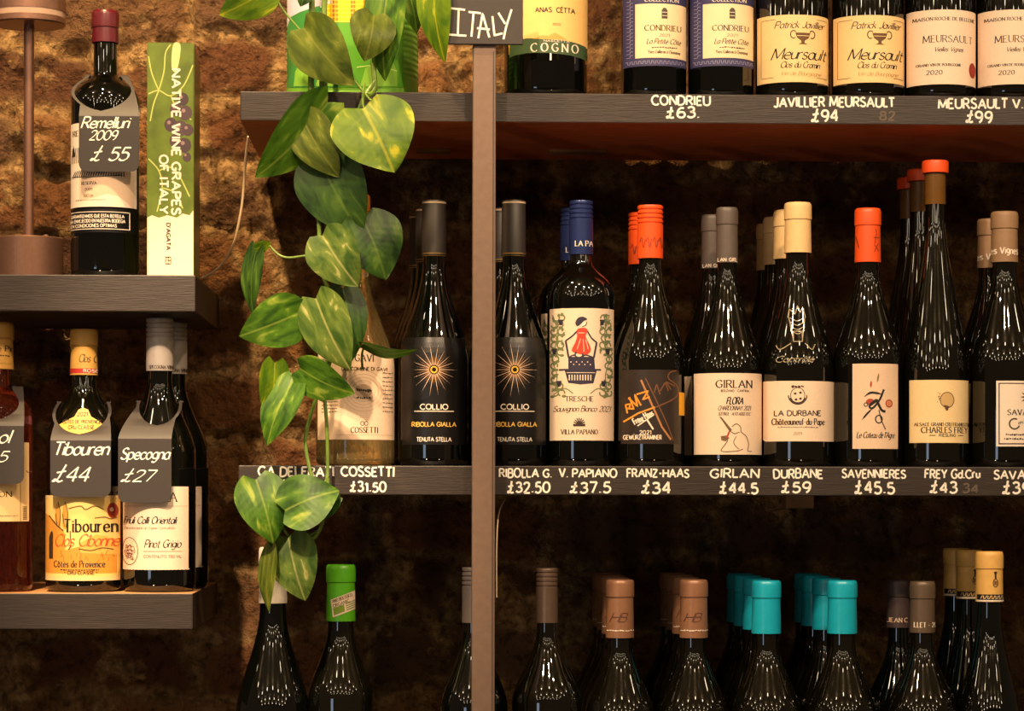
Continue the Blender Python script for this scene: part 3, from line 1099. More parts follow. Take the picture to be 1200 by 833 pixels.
s.poly([(849, 505), (851, 506), (848, 513), (846, 513)], ink((178, 58, 40)), 3)
b.sheet(s)
b.copies([(834, 1, 'dark-capped bottle in shadow behind the GIRLAN label bottle')], 'grey-capped bottles')

# La Durbane
CREAM = capmat('cream', (226, 192, 134), .5)
b = Bottle(935, Y0, ZM, 237.8, 434, 304, 42.5, 14, 297, 15.8, 'foil', CREAM, GLASS_BROWN, 'dark bottle with cream capsule and wide LA DURBANE label, front of its row')
s = Sheet()
s.poly([(893, 446), (977, 446.5), (977, 515), (975.5, 517), (895, 517), (893, 515)], PAPER, 0)
s.ring(929, 463, 9, 9, 1.5, DARKB, 2, 20, 160)
s.ring(929, 463, 10.5, 10.5, 1.2, DARKB, 2, 0, 180)
s.ring(929, 463, 8, 9, .7, DARKB, 2)
s.smear(922, 936, 454, 3.5, DARKB, 2)
for dx, dy in ((-3, -2), (3, -3), (-2, 5), (3, 4)):
    s.ell(929 + dx, 463 + dy, 1.6, 1.3, DARKB, 2, 10)
s.text('LA DURBANE', 930, 487, 6, BLACK, 2, 'sans', width=53)
s.text('Châteauneuf-du-Pape', 931, 497.5, 7.2, DARKB, 2, 'serif', width=60, wt=.17)
s.smear(907, 953, 501, 1.6, ink((120, 96, 74)), 2)
s.text('2019', 929, 509.5, 3.2, ink((150, 120, 90)), 2, 'serif', width=9)
b.sheet(s)
s = Sheet()     # crest moulded in the shoulder glass, its glints put in as pale colour
EMB = mat('embossed_glint', (170, 156, 128), .12, var=.2, scale=300)
s.line([(920, 372), (922, 362), (928, 368), (931, 358), (934, 366), (937, 360), (940, 372)], 1.1, EMB, 1)
for q in range(4):
    s.line([(922, 372 + q * 5), (930, 376 + q * 5), (938, 372 + q * 5)], .9, EMB, 1, True)
s.line([(921, 372), (924, 392), (925, 400)], 1.0, EMB, 1, True)
s.line([(939, 372), (936, 392), (935, 400)], 1.0, EMB, 1, True)
s.line([(925, 400), (935, 400), (935, 388), (925, 388), (925, 400)], .9, EMB, 1)
s.line([(922, 402), (910, 409), (906, 404)], 1, EMB, 1, True)
s.line([(938, 402), (946, 409), (950, 403)], 1, EMB, 1, True)
s.text('Contrôlé', 927, 424, 7, EMB, 1, 'script', width=43)
b.sheet(s, 'embossed_crest', 'crest and lettering moulded in the glass')
b.copies([(921.7, 1, 'cream-capped bottle second in the row behind LA DURBANE'), (909.5, 2, 'cream-capped bottle third in the row behind LA DURBANE'), (901, 3, 'cream-capped bottle fourth and last in the row behind LA DURBANE')], 'cream-capped bottles in one row')

# Savennieres
b = Bottle(1017, Y0, ZM, 244.6, 425, 316, 41, 13.5, 308, 15.2, 'foil', ORANGE, GLASS_BROWN, 'dark bottle with orange foil capsule and narrow label of a red and black brushed dancer')
s = Sheet()
KAN = ink((120, 30, 10))
for pts in ([(1021, 278), (1029, 278)], [(1025, 273), (1023, 285)], [(1022, 286), (1028, 294)], [(1027, 285), (1022, 295)], [(1024, 268), (1025, 272)], [(1002, 276), (1005, 290)]):
    s.line(pts, .9, KAN, 1)
b.sheet(s, 'capsule_print')
s = Sheet()
s.rect(993.5, 426, 1047.5, 525.8, PAPER_P, 0)
RDB = ink((168, 62, 36))
s.line([(1006, 465), (1014, 460), (1028, 462)], 2.6, BLACK, 2, True, taper=True)
s.line([(1029, 456), (1024, 468), (1016, 478), (1012, 476), (1020, 470)], 2.4, BLACK, 2, True)
s.line([(1003.5, 492), (1010, 484), (1016, 478)], 2.2, BLACK, 2, True, taper=True)
s.line([(1020, 468), (1026, 480), (1031, 482)], 3, BLACK, 2, True)
s.line([(1023, 480), (1026, 492), (1031, 503)], 1.2, BLACK, 2, True)
s.ring(1023, 491, 4, 4.5, 1.4, BLACK, 2)
s.line([(1012, 474), (1020, 468), (1022, 474)], 1.6, BLACK, 3, True)
s.ring(1035.5, 472.5, 3.8, 4, 1.6, RDB, 2)
s.ell(1035.5, 472.5, 2.6, 2.8, ink((204, 128, 84)), 2, 16)
s.ring(1008, 474, 2, 2, 1, BLACK, 2)
s.ell(1013, 471, 5, 4, RDB, 1, 16)
s.line([(1014, 446), (1013.5, 454)], 2.2, RDB, 2, taper=True)
s.line([(1023, 437), (1021, 448)], 2.0, ink((130, 112, 60)), 2, taper=True)
s.text('Le Coteau de l\'Agre', 1020.5, 513, 7, BLACK, 2, 'script', width=44)
b.sheet(s)

# Charles Frey (tall flute)
b = Bottle(1096, Y0, ZM, 188.5, 440, 262, 39, 11.5, 203.5, 15.6, 'wax', ORANGE, GLASS_BROWN, 'tallest slender bottle with orange wax top and CHARLES FREY label, front of its row', 'flute')
cv, cf = lathe([(12.4 * S(Y0), P(1096, 240, Y0).z - ZM), (12.5 * S(Y0), P(1096, 239, Y0).z - ZM), (12.3 * S(Y0), P(1096, 204, Y0).z - ZM)], b.x, b.y, ZM, 40)
o = obj('amber_sleeve', cv, cf, mat('amber_clear_sleeve', (104, 70, 26), .25, var=.1), b.root, smooth=True)
s = Sheet()
s.rect(1062, 445, 1137, 518.8, mat('honey_paper', (238, 210, 156), .7, var=.03, scale=400), 0)
s.ell(1102.5, 468.5, 8.2, 9, ink((206, 172, 116)), 1)
s.ring(1102.5, 468.5, 8.2, 9, .9, ink((90, 64, 36)), 2)
s.poly([(1098, 474), (1105, 476), (1103, 481), (1101, 481)], ink((90, 64, 36)), 2)
for k in range(12):
    s.ell(1094 - r2.uniform(0, 3), 463 + r2.uniform(-3, 10), .6, .6, ink((120, 90, 50)), 2, 6)
s.text('ALSACE GRAND CRU FRANKSTEIN', 1100.5, 499, 3.8, DARKB, 2, 'serif', width=68, wt=.2)
s.text('CHARLES FREY', 1101.5, 507, 6.6, BLACK, 2, 'serif', width=56)
s.text('RIESLING', 1103, 511.5, 3.2, BLACK, 2, 'sans', width=20)
s.line([(1082, 510), (1089, 510)], .8, BLACK, 2)
s.line([(1116, 510), (1123, 510)], .8, BLACK, 2)
b.sheet(s)
b.copies([(1078, 1, 'slender orange-topped bottle second in the row behind CHARLES FREY'), (1066, 2, 'slender orange-topped bottle third in the row behind CHARLES FREY')], 'slender orange-topped bottles')

# Savagnin
TAN = capmat('tan', (150, 118, 86), .5)
b = Bottle(1177, Y0, ZM, 248.5, 428, 314, 40.5, 14, 308, 15.8, 'foil', TAN, GLASS_BROWN, 'dark tan-capped bottle with a framed sun and moon SAVAGNIN label at the right edge')
foil_text(b, [('les Vignes', 1174, 297, 8, PAPER_W, 'chalk', 34)])
s = Sheet()
s.rect(1159.5, 446, 1214, 523, PAPER_W, 0)
s.rect(1162, 448.5, 1214, 449.7, DARKB, 1)
s.rect(1162, 519.2, 1214, 520.6, DARKB, 1)
s.rect(1162, 448.5, 1163.2, 520.6, DARKB, 1)
for k in range(14):
    a = 2 * math.pi * k / 14
    s.poly([(1199 + 7 * math.cos(a - .2), 465 + 7 * math.sin(a - .2)), (1199 + 12 * math.cos(a), 465 + 12 * math.sin(a)), (1199 + 7 * math.cos(a + .2), 465 + 7 * math.sin(a + .2))], ink((96, 84, 52)), 1)
s.ring(1199, 465, 6, 6, 1, ink((96, 84, 52)), 1)
s.text('SAVAGNIN', 1194, 486, 6.2, BLACK, 2, 'serif', width=44, wt=.2)
s.ring(1180, 496.5, 6, 6, 1.8, ink((80, 70, 48)), 2, 20, 300)
s.text('en tête de', 1198, 497, 5, DARKB, 2, 'script', width=26)
s.smear(1170, 1212, 510, 2.6, DARKB, 2)
s.smear(1168, 1212, 515, 2.6, DARKB, 2)
b.sheet(s)
b.copies([(1160.5, 1, 'tan-capped bottle in shadow behind the sun and moon label at the right edge')], 'tan-capped bottles')

# ---- upper shelf (only the lower halves are in the picture) ---------------------
b = Bottle(640, Y0 + .008, ZU, -235, 0 - 90, -160, 49, 14.5, -170, 16, 'foil', capmat('forest', (52, 80, 46)), GLASS_DARK, 'stout dark bottle with a yellow and green COGNO label beside the ITALY sign')
s = Sheet()
s.rect(595.5, -50, 688, 70, mat('golden_paper', (246, 196, 118), .65, var=.03), 0)
s.text('ANAS  CËTTA', 648.5, 14, 5.5, BLACK, 2, 'sans', width=46, wt=.2)
s.text('2020', 650, 29.5, 2.8, DARKB, 2, 'serif', width=9)
DG = ink((58, 82, 48))
s.poly([(596, 64), (596, 46), (615, 44), (640, 45), (665, 47), (688, 50), (688, 66), (670, 63), (640, 60), (615, 60)], DG, 1)
s.poly([(622, 45), (634, 41), (640, 42), (648, 38), (656, 42), (664, 47), (640, 46)], ink((214, 160, 78)), 2)
s.rect(595.5, 60, 688.5, 70.5, GLASS_DARK, 0.5)
s.poly([(596, 60), (615, 58), (640, 58.5), (665, 60), (688, 63), (688, 66), (665, 63.5), (640, 62), (615, 61.5), (596, 63)], DG, 2)
s.text('NASCETTA', 650, 48.8, 2.4, PAPER_W, 3, 'sans', width=30)
s.text('COGNO', 648, 60, 9.5, PAPER_W, 3, 'serif', width=55, gap=.55)
b.sheet(s)


def condrieu(cx, label):
    b = Bottle(cx, Y0, ZU, -205, -62, -135, 38.5, 13, -140, 14.5, 'foil', NAVY, GLASS_DARK, label, 'bordeaux')
    NV = ink((52, 50, 92))
    s = Sheet()
    s.rect(cx - 37.3, -30, cx + 37.3, 77, NV, 0)
    s.rect(cx - 24.5, 4, cx + 36.5, 67.5, mat('ivory_paper', (240, 212, 168), .65, var=.03), 1)
    s.text('COLLECTION', cx + 6, 1.5, 4.4, PAPER_W, 2, 'serif', width=40)
    for k in range(15):
        xx = cx - 35 + k * 4.8
        s.line([(xx, 71), (xx + 2.4, 71), (xx + 2.4, 74), (xx + 4.8, 74), (xx + 4.8, 71)], .55, ink((150, 146, 176)), 2)
    for k in range(16):
        s.line([(cx - 34, 66 - k * 4.4), (cx - 30, 66 - k * 4.4), (cx - 30, 63.5 - k * 4.4), (cx - 27, 63.5 - k * 4.4)], .55, ink((150, 146, 176)), 2)
    s.rect(cx + 5.5, 11, cx + 12.5, 21.5, ink((74, 66, 52)), 2)
    s.ell(cx + 9, 10.5, 2.6, 1.8, ink((74, 66, 52)), 2, 12)
    s.line([(cx + 6, 14), (cx + 12, 14)], .6, PAPER_W, 3)
    s.line([(cx + 6, 18), (cx + 12, 18)], .6, PAPER_W, 3)
    s.text('CONDRIEU', cx + 7.5, 35.5, 6.2, BLACK, 2, 'serif', width=43, wt=.18)
    s.text('2021', cx + 9, 42.5, 3.2, DARKB, 2, 'serif', width=12)
    s.text('La Petite Côte', cx + 9, 51, 6, BLACK, 2, 'script', width=40, wt=.17)
    s.smear(cx - 6, cx + 24, 56, 2, DARKB, 2)
    s.text('Yves Cuilleron à Chavanay', cx + 9, 62.2, 3.6, DARKB, 2, 'serif', width=38)
    b.sheet(s)


condrieu(766.5, 'left one of the two navy-bordered CONDRIEU bottles on the upper shelf')
condrieu(845, 'right one of the two navy-bordered CONDRIEU bottles, next to the Meursault urn label')


def javillier(cx, label, dy=0):
    b = Bottle(cx, Y0, ZU, -198, 2, -128, 42.8, 13.5, -132, 15, 'foil', CREAM, GLASS_BROWN, label)
    s = Sheet()
    s.rect(cx - 42, 17 + dy, cx + 42, 96 + dy, PAPER_Y, 0)
    for yy in (22, 90):
        s.line([(cx - 38, yy + dy), (cx - 24 if yy == 22 else cx - 26, yy + dy)], .6, DARKB, 1)
        s.line([(cx + 24, yy + dy), (cx + 38, yy + dy)], .6, DARKB, 1)
    s.line([(cx - 38.5, 22 + dy), (cx - 38.5, 90 + dy)], .6, ink((150, 110, 60)), 1)
    s.line([(cx + 38.5, 22 + dy), (cx + 38.5, 90 + dy)], .6, ink((150, 110, 60)), 1)
    s.text('Patrick Javillier', cx + 5, 32.5 + dy, 8, DARKB, 2, 'script', width=58)
    U = ink((96, 66, 28))
    s.poly([(cx - 2, 38 + dy), (cx + 16, 38 + dy), (cx + 14, 44 + dy), (cx + 9, 47.5 + dy), (cx + 9, 50 + dy), (cx + 13, 51.5 + dy), (cx + 1, 51.5 + dy), (cx + 5, 50 + dy), (cx + 5, 47.5 + dy), (cx, 44 + dy)], U, 2)
    s.ring(cx - 4, 40 + dy, 3.4, 4.4, 1.3, U, 2, 60, 320)
    s.ring(cx + 18, 40 + dy, 3.4, 4.4, 1.3, U, 2, -140, 120)
    s.line([(cx, 41.5 + dy), (cx + 14, 41.5 + dy)], .7, PAPER_Y, 3)
    s.text('Meursault', cx + 5, 69 + dy, 13, BLACK, 2, 'script', width=64, wt=.13)
    s.text('Clos du Cromin', cx + 5, 79 + dy, 7.2, BLACK, 2, 'script', width=46)
    s.text('Vin de Bourgogne', cx + 6, 88 + dy, 4.6, ink((170, 130, 76)), 2, 'script', width=48)
    b.sheet(s)


javillier(928, 'left one of the two yellow-labelled bottles with an urn emblem on the upper shelf')
javillier(1017, 'right one of the two yellow-labelled bottles with an urn emblem on the upper shelf', .5)


def bellene(cx, label):
    b = Bottle(cx, Y0, ZU, -198, -4, -128, 41.8, 13.5, -132, 15, 'foil', capmat('wine', (92, 26, 28)), GLASS_BROWN, label)
    s = Sheet()
    s.rect(cx - 41, 11, cx + 41, 98.5, PAPER, 0)
    s.text('MAISON ROCHE DE BELLENE', cx, 23.5, 3.8, BLACK, 2, 'serif', width=72, wt=.2)
    s.text('MEURSAULT', cx + 3, 49, 7.6, BLACK, 2, 'serif', width=58, wt=.13)
    s.text('Vieilles Vignes', cx + 3, 60, 5.2, DARKB, 2, 'script', width=34)
    s.text('GRAND VIN DE BOURGOGNE', cx - 8, 77, 2.8, BLACK, 2, 'serif', width=50, wt=.22)
    s.text('2020', cx - 14, 87, 5, BLACK, 2, 'serif', width=17)
    s.ell(cx + 33, 80, 5.4, 9, ink((150, 34, 22)), 2, 24)
    s.ring(cx + 33, 80, 3.6, 6.5, .6, ink((110, 20, 14)), 3)
    b.sheet(s)
    s = Sheet()


bellene(1101.5, 'bottle with a plain cream MEURSAULT label and a whole red seal on the upper shelf')
bellene(1185, 'bottle with a cream MEURSAULT label cut by the right edge of the upper shelf')

# ---- lowest shelf (only necks and shoulders are in the picture) -----------------
b = Bottle(320, Y0, ZL, 641, 838, 712, 43.5, 15.2, 706.5, 16.3, 'foil', capmat('white', (236, 224, 206), .4), GLASS_DARK, 'dark bottle with a white capsule under the lowest leaf at left')
b = Bottle(399.5, Y0, ZL, 661.5, 818, 735, 38, 15, 727.5, 16.8, 'foil', capmat('lime_green', (84, 172, 24), .35), GLASS_BROWN, 'dark bottle with a bright green capsule on the lowest shelf')
s = Sheet()
q = lambda u, v: (388 + u * 29 + v * 3, 705 - u * 11 + v * 22)
s.poly([q(0, -.1), q(1.0, -.1), q(.95, .85), q(0, .85)], PAPER, 1)
s.poly([q(.06, .38), q(.5, .38), q(.5, .76), q(.06, .76)], ink((122, 150, 40)), 2)
for k in range(4):
    s.line([q(.56, .40 + .11 * k), q(.93, .40 + .11 * k)], 1.1, ink((110, 140, 50)), 2)
s.text('VINO BIOLOGICO', 402, 702.5, 3.6, ink((100, 90, 60)), 2, 'sans', width=24, rot=-20)
s.text('ORGANIC', 401, 708.5, 3.6, ink((100, 90, 60)), 2, 'sans', width=20, rot=-20)
b.sheet(s, 'capsule_sticker', 'cream organic sticker')
GREYB = capmat('grey_screw', (112, 92, 78), .35, .5)
GREYD = capmat('dark_grey', (92, 84, 80), .4, .2)
b = Bottle(555.5, Y0, ZL, 664.5, 828, 738, 40, 13, 729.5, 14, 'screw', GREYD, GLASS_DARK, 'dark bottle with grey screw cap half hidden behind the left side of the post')
b = Bottle(641, Y0, ZL, 665.5, 822, 738, 41, 12, 729.5, 12.8, 'screw', GREYB, GLASS_BROWN, 'dark bottle with brown-grey ridged screw cap just right of the post')
BRC = capmat('copper_brown', (142, 102, 76), .35, .15)


def monogram(cx, label):
    b = Bottle(cx, Y0, ZL, 679, 838, 755, 41, 14.5, 747, 16.3, 'foil', BRC, GLASS_BROWN, label)
    MB = ink((82, 46, 28))
    s = Sheet()
    s.text('HB', cx - 2, 728.5, 10, MB, 1, 'script', width=18, wt=.12)
    s.smear(cx - 16, cx + 16, 739.5, 2, PAPER_W, 1, int(cx))
    b.sheet(s, 'capsule_print')
    return b


b = monogram(726.5, 'front bottle of the left row of copper-brown monogrammed capsules')
b.copies([(722, 1, 'second bottle back in the left row of copper-brown capsules'), (715.5, 2, 'third bottle back in the left row of copper-brown capsules'), (709.8, 3, 'last bottle back in the left row of copper-brown capsules')], 'left row of copper-brown capsules')
b = monogram(813, 'front bottle of the right row of copper-brown monogrammed capsules')
b.copies([(804.5, 1, 'second bottle back in the right row of copper-brown capsules'), (798, 2, 'third bottle back in the right row of copper-brown capsules'), (789, 3, 'last bottle back in the right row of copper-brown capsules')], 'right row of copper-brown capsules')
TEAL = capmat('teal', (20, 164, 190), .3)
b = Bottle(898, Y0, ZL, 680, 836, 752, 41, 15, 742, 17, 'foil', TEAL, GLASS_BROWN, 'front bottle of the left row of teal capsules')
b.copies([(888, 1, 'second bottle back in the left row of teal capsules'), (877.5, 2, 'third bottle back in the left row of teal capsules'), (868.5, 3, 'last bottle back in the left row of teal capsules')], 'left row of teal capsules')
b = Bottle(987, Y0, ZL, 680, 836, 752, 41, 15.2, 742, 17.3, 'foil', TEAL, GLASS_BROWN, 'front bottle of the right row of teal capsules')
b.copies([(969.5, 1, 'second bottle back in the right row of teal capsules'), (956.5, 2, 'third bottle back in the right row of teal capsules'), (947.5, 3, 'last bottle back in the right row of teal capsules')], 'right row of teal capsules')
b = Bottle(1081, Y0, ZL, 681, 836, 750, 41, 13, 741, 14.8, 'foil', capmat('taupe', (96, 80, 64), .4, .2), GLASS_BROWN, 'dark bottle with taupe capsule lettered LLET right of the teal capsules')
foil_text(b, [('LLET - 20', 1083, 735, 5.6, PAPER_W, 'serif', 27)])
b = Bottle(1053, ROW[1], ZL, 679.5, 836, 748, 39.5, 12.3, 735, 14, 'foil', capmat('dark_plum', (66, 52, 52), .45), GLASS_DARK, 'dark plum-capped bottle set back to the left of the taupe capsule')
foil_text(b, [('JEAN C', 1050, 729, 5, PAPER_P, 'serif', 22)])
b = Bottle(1159.5, Y0, ZL, 646, 850, 716, 39, 14, 705, 16, 'foil', capmat('straw', (226, 178, 96), .45), GLASS_DARK, 'tall bottle with straw-yellow capsule and black band at lower right, front of its row')
s = Sheet()
s.rect(1143.8, 696.5, 1175.2, 703, BLACK, 1)
s.rect(1143.6, 703, 1175.4, 705, PAPER_W, 1)
for k in range(6):
    x0 = 1147 + k * 4.6
    s.line([(x0, 701.5), (x0 + 1.2, 698.3), (x0 + 2.8, 698.3), (x0 + 2.8, 701.5), (x0 + 4.4, 701.5)], .8, PAPER_Y, 2)
s.ring(1163.5, 683, 3, 4.5, .9, DARKB, 1)
s.rect(1161.6, 680.5, 1165.4, 685.5, ink((130, 90, 50)), 1)
s.line([(1163.5, 678), (1163.5, 672)], 2.2, DARKB, 1)
s.ell(1163.5, 671, 2.2, 1.4, DARKB, 1, 10)
b.sheet(s, 'capsule_print')
b.copies([(1136.5, 1, 'tall straw-capped bottle second in the row at lower right'), (1121.5, 2, 'tall straw-capped bottle third in the row at lower right')], 'tall straw-capped bottles')

# ---- left shelves ----------------------------------------------------------------
b = Bottle(123.5, Y0, ZLU, 13, 130, 86, 39.5, 13.5, 51, 15.5, 'foil', capmat('burgundy', (84, 17, 27), .3), GLASS_DARK, 'dark bottle with burgundy capsule and hanging £55 tag beside the book', 'bordeaux')
REM = b
s = Sheet()
s.rect(84.5, 143, 161.5, 242, PAPER_W, 0)
s.rect(97, 200, 159, 242, PAPER_P, 1)
s.poly([(84.5, 242), (84.5, 236), (100, 235), (118, 231), (130, 227), (142, 229), (152, 236), (157, 242)], PAPER_W, 2)
for k in range(22):
    s.line([(88 + k * 2.9, 206), (92 + k * 2.7, 200 - 2 * math.sin(k * .3))], 1.1, BLACK, 2)
s.line([(87, 206), (120, 207), (147, 204)], 1.0, BLACK, 2, True)
s.poly([(87, 182), (89, 168), (92, 182)], DARKB, 2)
for k in range(5):
    s.line([(86 + k * 2.4, 190), (88 + k * 2.0, 172)], .8, DARKB, 2)
s.text('RE', 92, 158, 6, DARKB, 2, 'serif', width=7)
s.text('RESERVA', 109, 216, 3.6, DARKB, 2, 'serif', width=18, wt=.2)
s.text('2009', 108.5, 223, 3.2, DARKB, 2, 'serif', width=9)
s.text('RIOJA', 108.5, 230.5, 3.2, DARKB, 2, 'serif', width=11)
s.smear(92, 128, 234.3, 1.2, ink((150, 130, 110)), 3)
b.sheet(s)
s = Sheet()
s.rect(84.5, 244, 161.8, 272, mat('black_label', (15, 13, 13), .35, var=.1), 0)
for yy in (248, 268):
    s.rect(84.6, yy - .4, 155, yy + .4, PAPER_W, 1)
s.rect(154.3, 248, 155.2, 268, PAPER_W, 1)
s.text('GARANTIZAMOS QUE ESTA BOTELLA', 117, 254.6, 3.6, PAPER_W, 2, 'sans', width=64, wt=.2)
s.text('HA ENVEJECIDO EN NUESTRA BODEGA', 117, 260.2, 3.6, PAPER_W, 2, 'sans', width=66, wt=.2)
s.text('EN CONDICIONES OPTIMAS', 113, 265.8, 3.6, PAPER_W, 2, 'sans', width=56, wt=.2)
b.sheet(s, 'guarantee_label', 'black strip label with white lettering')

YL = Y0 + .012
CLF = capmat('ochre', (206, 156, 74), .5)
b = Bottle(-4, YL, ZLL, 378, 500, 452, 42, 15, 433, 19.5, 'foil', CLF, GLASS_ROSE, 'rosé bottle with ochre capsule cut by the left edge of the picture', 'bordeaux')
ROS = b
s = Sheet()
s.rect(-19.5, 395, 14.6, 396.5, ink((160, 110, 40)), 1)
s.text('de Pr', 6, 411, 6, DARKB, 1, 'serif', width=20)
s.smear(-2, 13, 417, 2, DARKB, 1)
s.rect(-21, 425.5, 15.2, 432.8, ink((150, 140, 132)), 1)
b.sheet(s, 'capsule_print')
s = Sheet()
s.rect(-40, 518, 28, 611, PAPER_Y, 0)
s.rect(28.5, 518, 36, 611, PAPER_Y, 0)
s.text('VERNON', -1, 582, 6, DARKB, 2, 'serif', width=40)
s.smear(-20, 26, 605, 1.6, ink((150, 120, 90)), 2)
for k in range(9):
    s.line([(30.5, 594 + k * 1.8), (34.5, 594 + k * 1.8)], .8, BLACK, 2)
s.smear(31, 34, 560, 18, ink((150, 110, 70)), 2)
b.sheet(s)

b = Bottle(98.5, YL, ZLL, 386, 545, 452, 43.5, 14.5, 440, 15.8, 'foil', CLF, GLASS_BROWN, 'bottle with ochre capsule and painted yellow Tibouren label, hung with a tag', 'bordeaux')
TIB = b
s = Sheet()
s.rect(82, 431.5, 115, 437, ink((176, 40, 30)), 1)
s.text('ROSE', 108, 436, 3.4, PAPER_W, 2, 'sans', width=16)
s.text('Clos Cib', 108, 424, 9, DARKB, 1, 'script', width=26, wt=.1)
s.rect(84, 404, 114.5, 404.8, ink((160, 116, 50)), 1)
b.sheet(s, 'capsule_print')
s = Sheet()
s.poly([(74, 497), (84, 492), (92, 488), (96, 480), (101, 477.5), (107, 480), (111, 488), (118, 492), (124, 497), (123, 507), (99, 509), (75, 507)], mat('yellow_print', (236, 184, 84), .6), 0)
s.text('2021', 101, 487.5, 4.6, BLACK, 2, 'sans', width=12, wt=.2)
s.text('CÔTES DE PROVENCE', 100, 496, 4, DARKB, 2, 'sans', width=44, wt=.2)
s.text('CRU CLASSÉ', 100, 502.5, 4, DARKB, 2, 'sans', width=30, wt=.2)
b.sheet(s, 'neck_label', 'yellow shield label at the neck')
s = Sheet()
OCH = ink((212, 146, 52))
s.rect(54, 580.5, 142, 680.5, mat('sunny_paper', (238, 202, 118), .65, var=.06, scale=60), 0)
s.rect(54, 580.5, 142, 584, PAPER_Y, 1)
s.rect(54, 676, 142, 680.5, PAPER_Y, 1)
s.poly([(54, 600), (63, 606), (76, 618), (82, 626), (82, 645), (100, 640), (141, 640), (141, 672), (54, 672)], OCH, 1)
s.poly([(100, 636), (118, 626), (141, 632), (141, 650), (100, 648)], ink((230, 172, 80)), 2)
for x0 in (73, 82):
    s.poly([(x0, 588), (x0 + 3.5, 600), (x0 + 3, 618), (x0 - 3, 618), (x0 - 3.5, 600)], ink((206, 150, 60)), 2, True)
    s.line([(x0, 588), (x0 + 3.2, 602), (x0 + 1, 618)], .8, DARKB, 3, True)
    s.line([(x0 - 3, 602), (x0 - 1, 617)], .8, DARKB, 3)
s.line([(61, 604), (72, 616), (80, 622)], 1.6, ink((110, 70, 28)), 3)
s.poly([(61, 655), (61, 630), (63, 624), (65, 622), (66.5, 625), (66.5, 655)], ink((60, 40, 22)), 3)
s.line([(86, 596), (100, 593), (106, 597), (116, 593), (126, 597)], 1.4, ink((120, 86, 40)), 2, True)
s.line([(116, 607), (127, 606), (133, 608), (139, 606)], 1.3, ink((120, 86, 40)), 2, True)
s.ell(135, 598, 5.5, 9, ink((160, 42, 26)), 2, 20)
s.ell(134, 597, 2, 2.6, PAPER, 3, 12)
s.line([(88, 622), (89, 640), (86, 644)], 1.2, ink((110, 66, 24)), 3)
for k in range(20):
    xx, yy = r2.uniform(72, 138), r2.uniform(642, 656)
    s.line([(xx, yy), (xx + r2.uniform(-3, 3), yy + r2.uniform(2, 7))], .8, ink((176, 112, 36)), 3)
s.text('Tibouren', 110.5, 623, 14.5, BLACK, 4, 'serif', width=58, wt=.16)
s.text('Clos Cibonne', 106, 640, 14, ink((196, 66, 30)), 4, 'script', width=72, wt=.1)
s.line([(98, 643), (112, 645), (124, 642), (136, 644)], 1.0, DARKB, 4, True)
s.text('Côtes de Provence', 97.5, 664.5, 7.4, DARKB, 4, 'serif', width=59, wt=.16)
s.smear(76, 121, 668.3, 1.6, DARKB, 4)
s.text('* CRU CLASSÉ *', 100, 673, 3.8, DARKB, 4, 'sans', width=38)
b.sheet(s)

SCG = capmat('silver_grey', (176, 166, 158), .38, .25)
b = Bottle(187.5, YL, ZLL, 373, 530, 446, 42, 14.5, 435, 16, 'screw', SCG, GLASS_DARK, 'bottle with silver-grey screw cap and cream Pinot Grigio label, hung with a £27 tag')
SPE = b
foil_text(b, [('SPECOGNA VINI', 190, 432, 4, DARKB, 'serif', 28)])
s = Sheet()
s.rect(144, 570, 223, 667, PAPER, 0)
for k in range(20):
    s.ell(146 + k * 4, 667, 2.2, .9, PAPER, 1, 8)
s.text('SPECOGNA', 176, 587.5, 11, DARKB, 2, 'serif', width=69, wt=.12)
s.line([(146, 593), (222, 593)], .6, ink((190, 160, 130)), 1)
s.text('Friuli Colli Orientali', 179, 613.5, 8, BLACK, 2, 'script', width=63, wt=.17)
s.text('Denominazione di Origine Controllata', 178, 620, 3, ink((140, 110, 84)), 2, 'script', width=60)
s.ell(155, 646, 10.5, 16, ink((236, 206, 176)), 1)
s.ring(155, 646, 10.5, 16, .9, ink((110, 84, 70)), 2)
for k in range(26):
    a0 = r2.uniform(0, 360)
    s.ring(155 + r2.uniform(-6, 6), 647 + r2.uniform(-8, 8), r2.uniform(1, 3), r2.uniform(1, 3), .7, ink((112, 66, 58)), 3, a0, a0 + 200)
s.text('Pinot Grigio', 195, 641.5, 9, DARKB, 2, 'script', width=41, wt=.14)
s.line([(172, 646), (216, 646)], .6, ink((150, 120, 96)), 2)
s.text('CONTENUTO 750 ML', 194, 653.5, 3, ink((140, 112, 90)), 2, 'sans', width=43)
b.sheet(s)
copy_tree(SPE.root, (P(203.5, 500, YL + .086).x, YL + .086, ZLL), 'silver-capped bottle standing behind the Pinot Grigio bottle with the £27 tag')


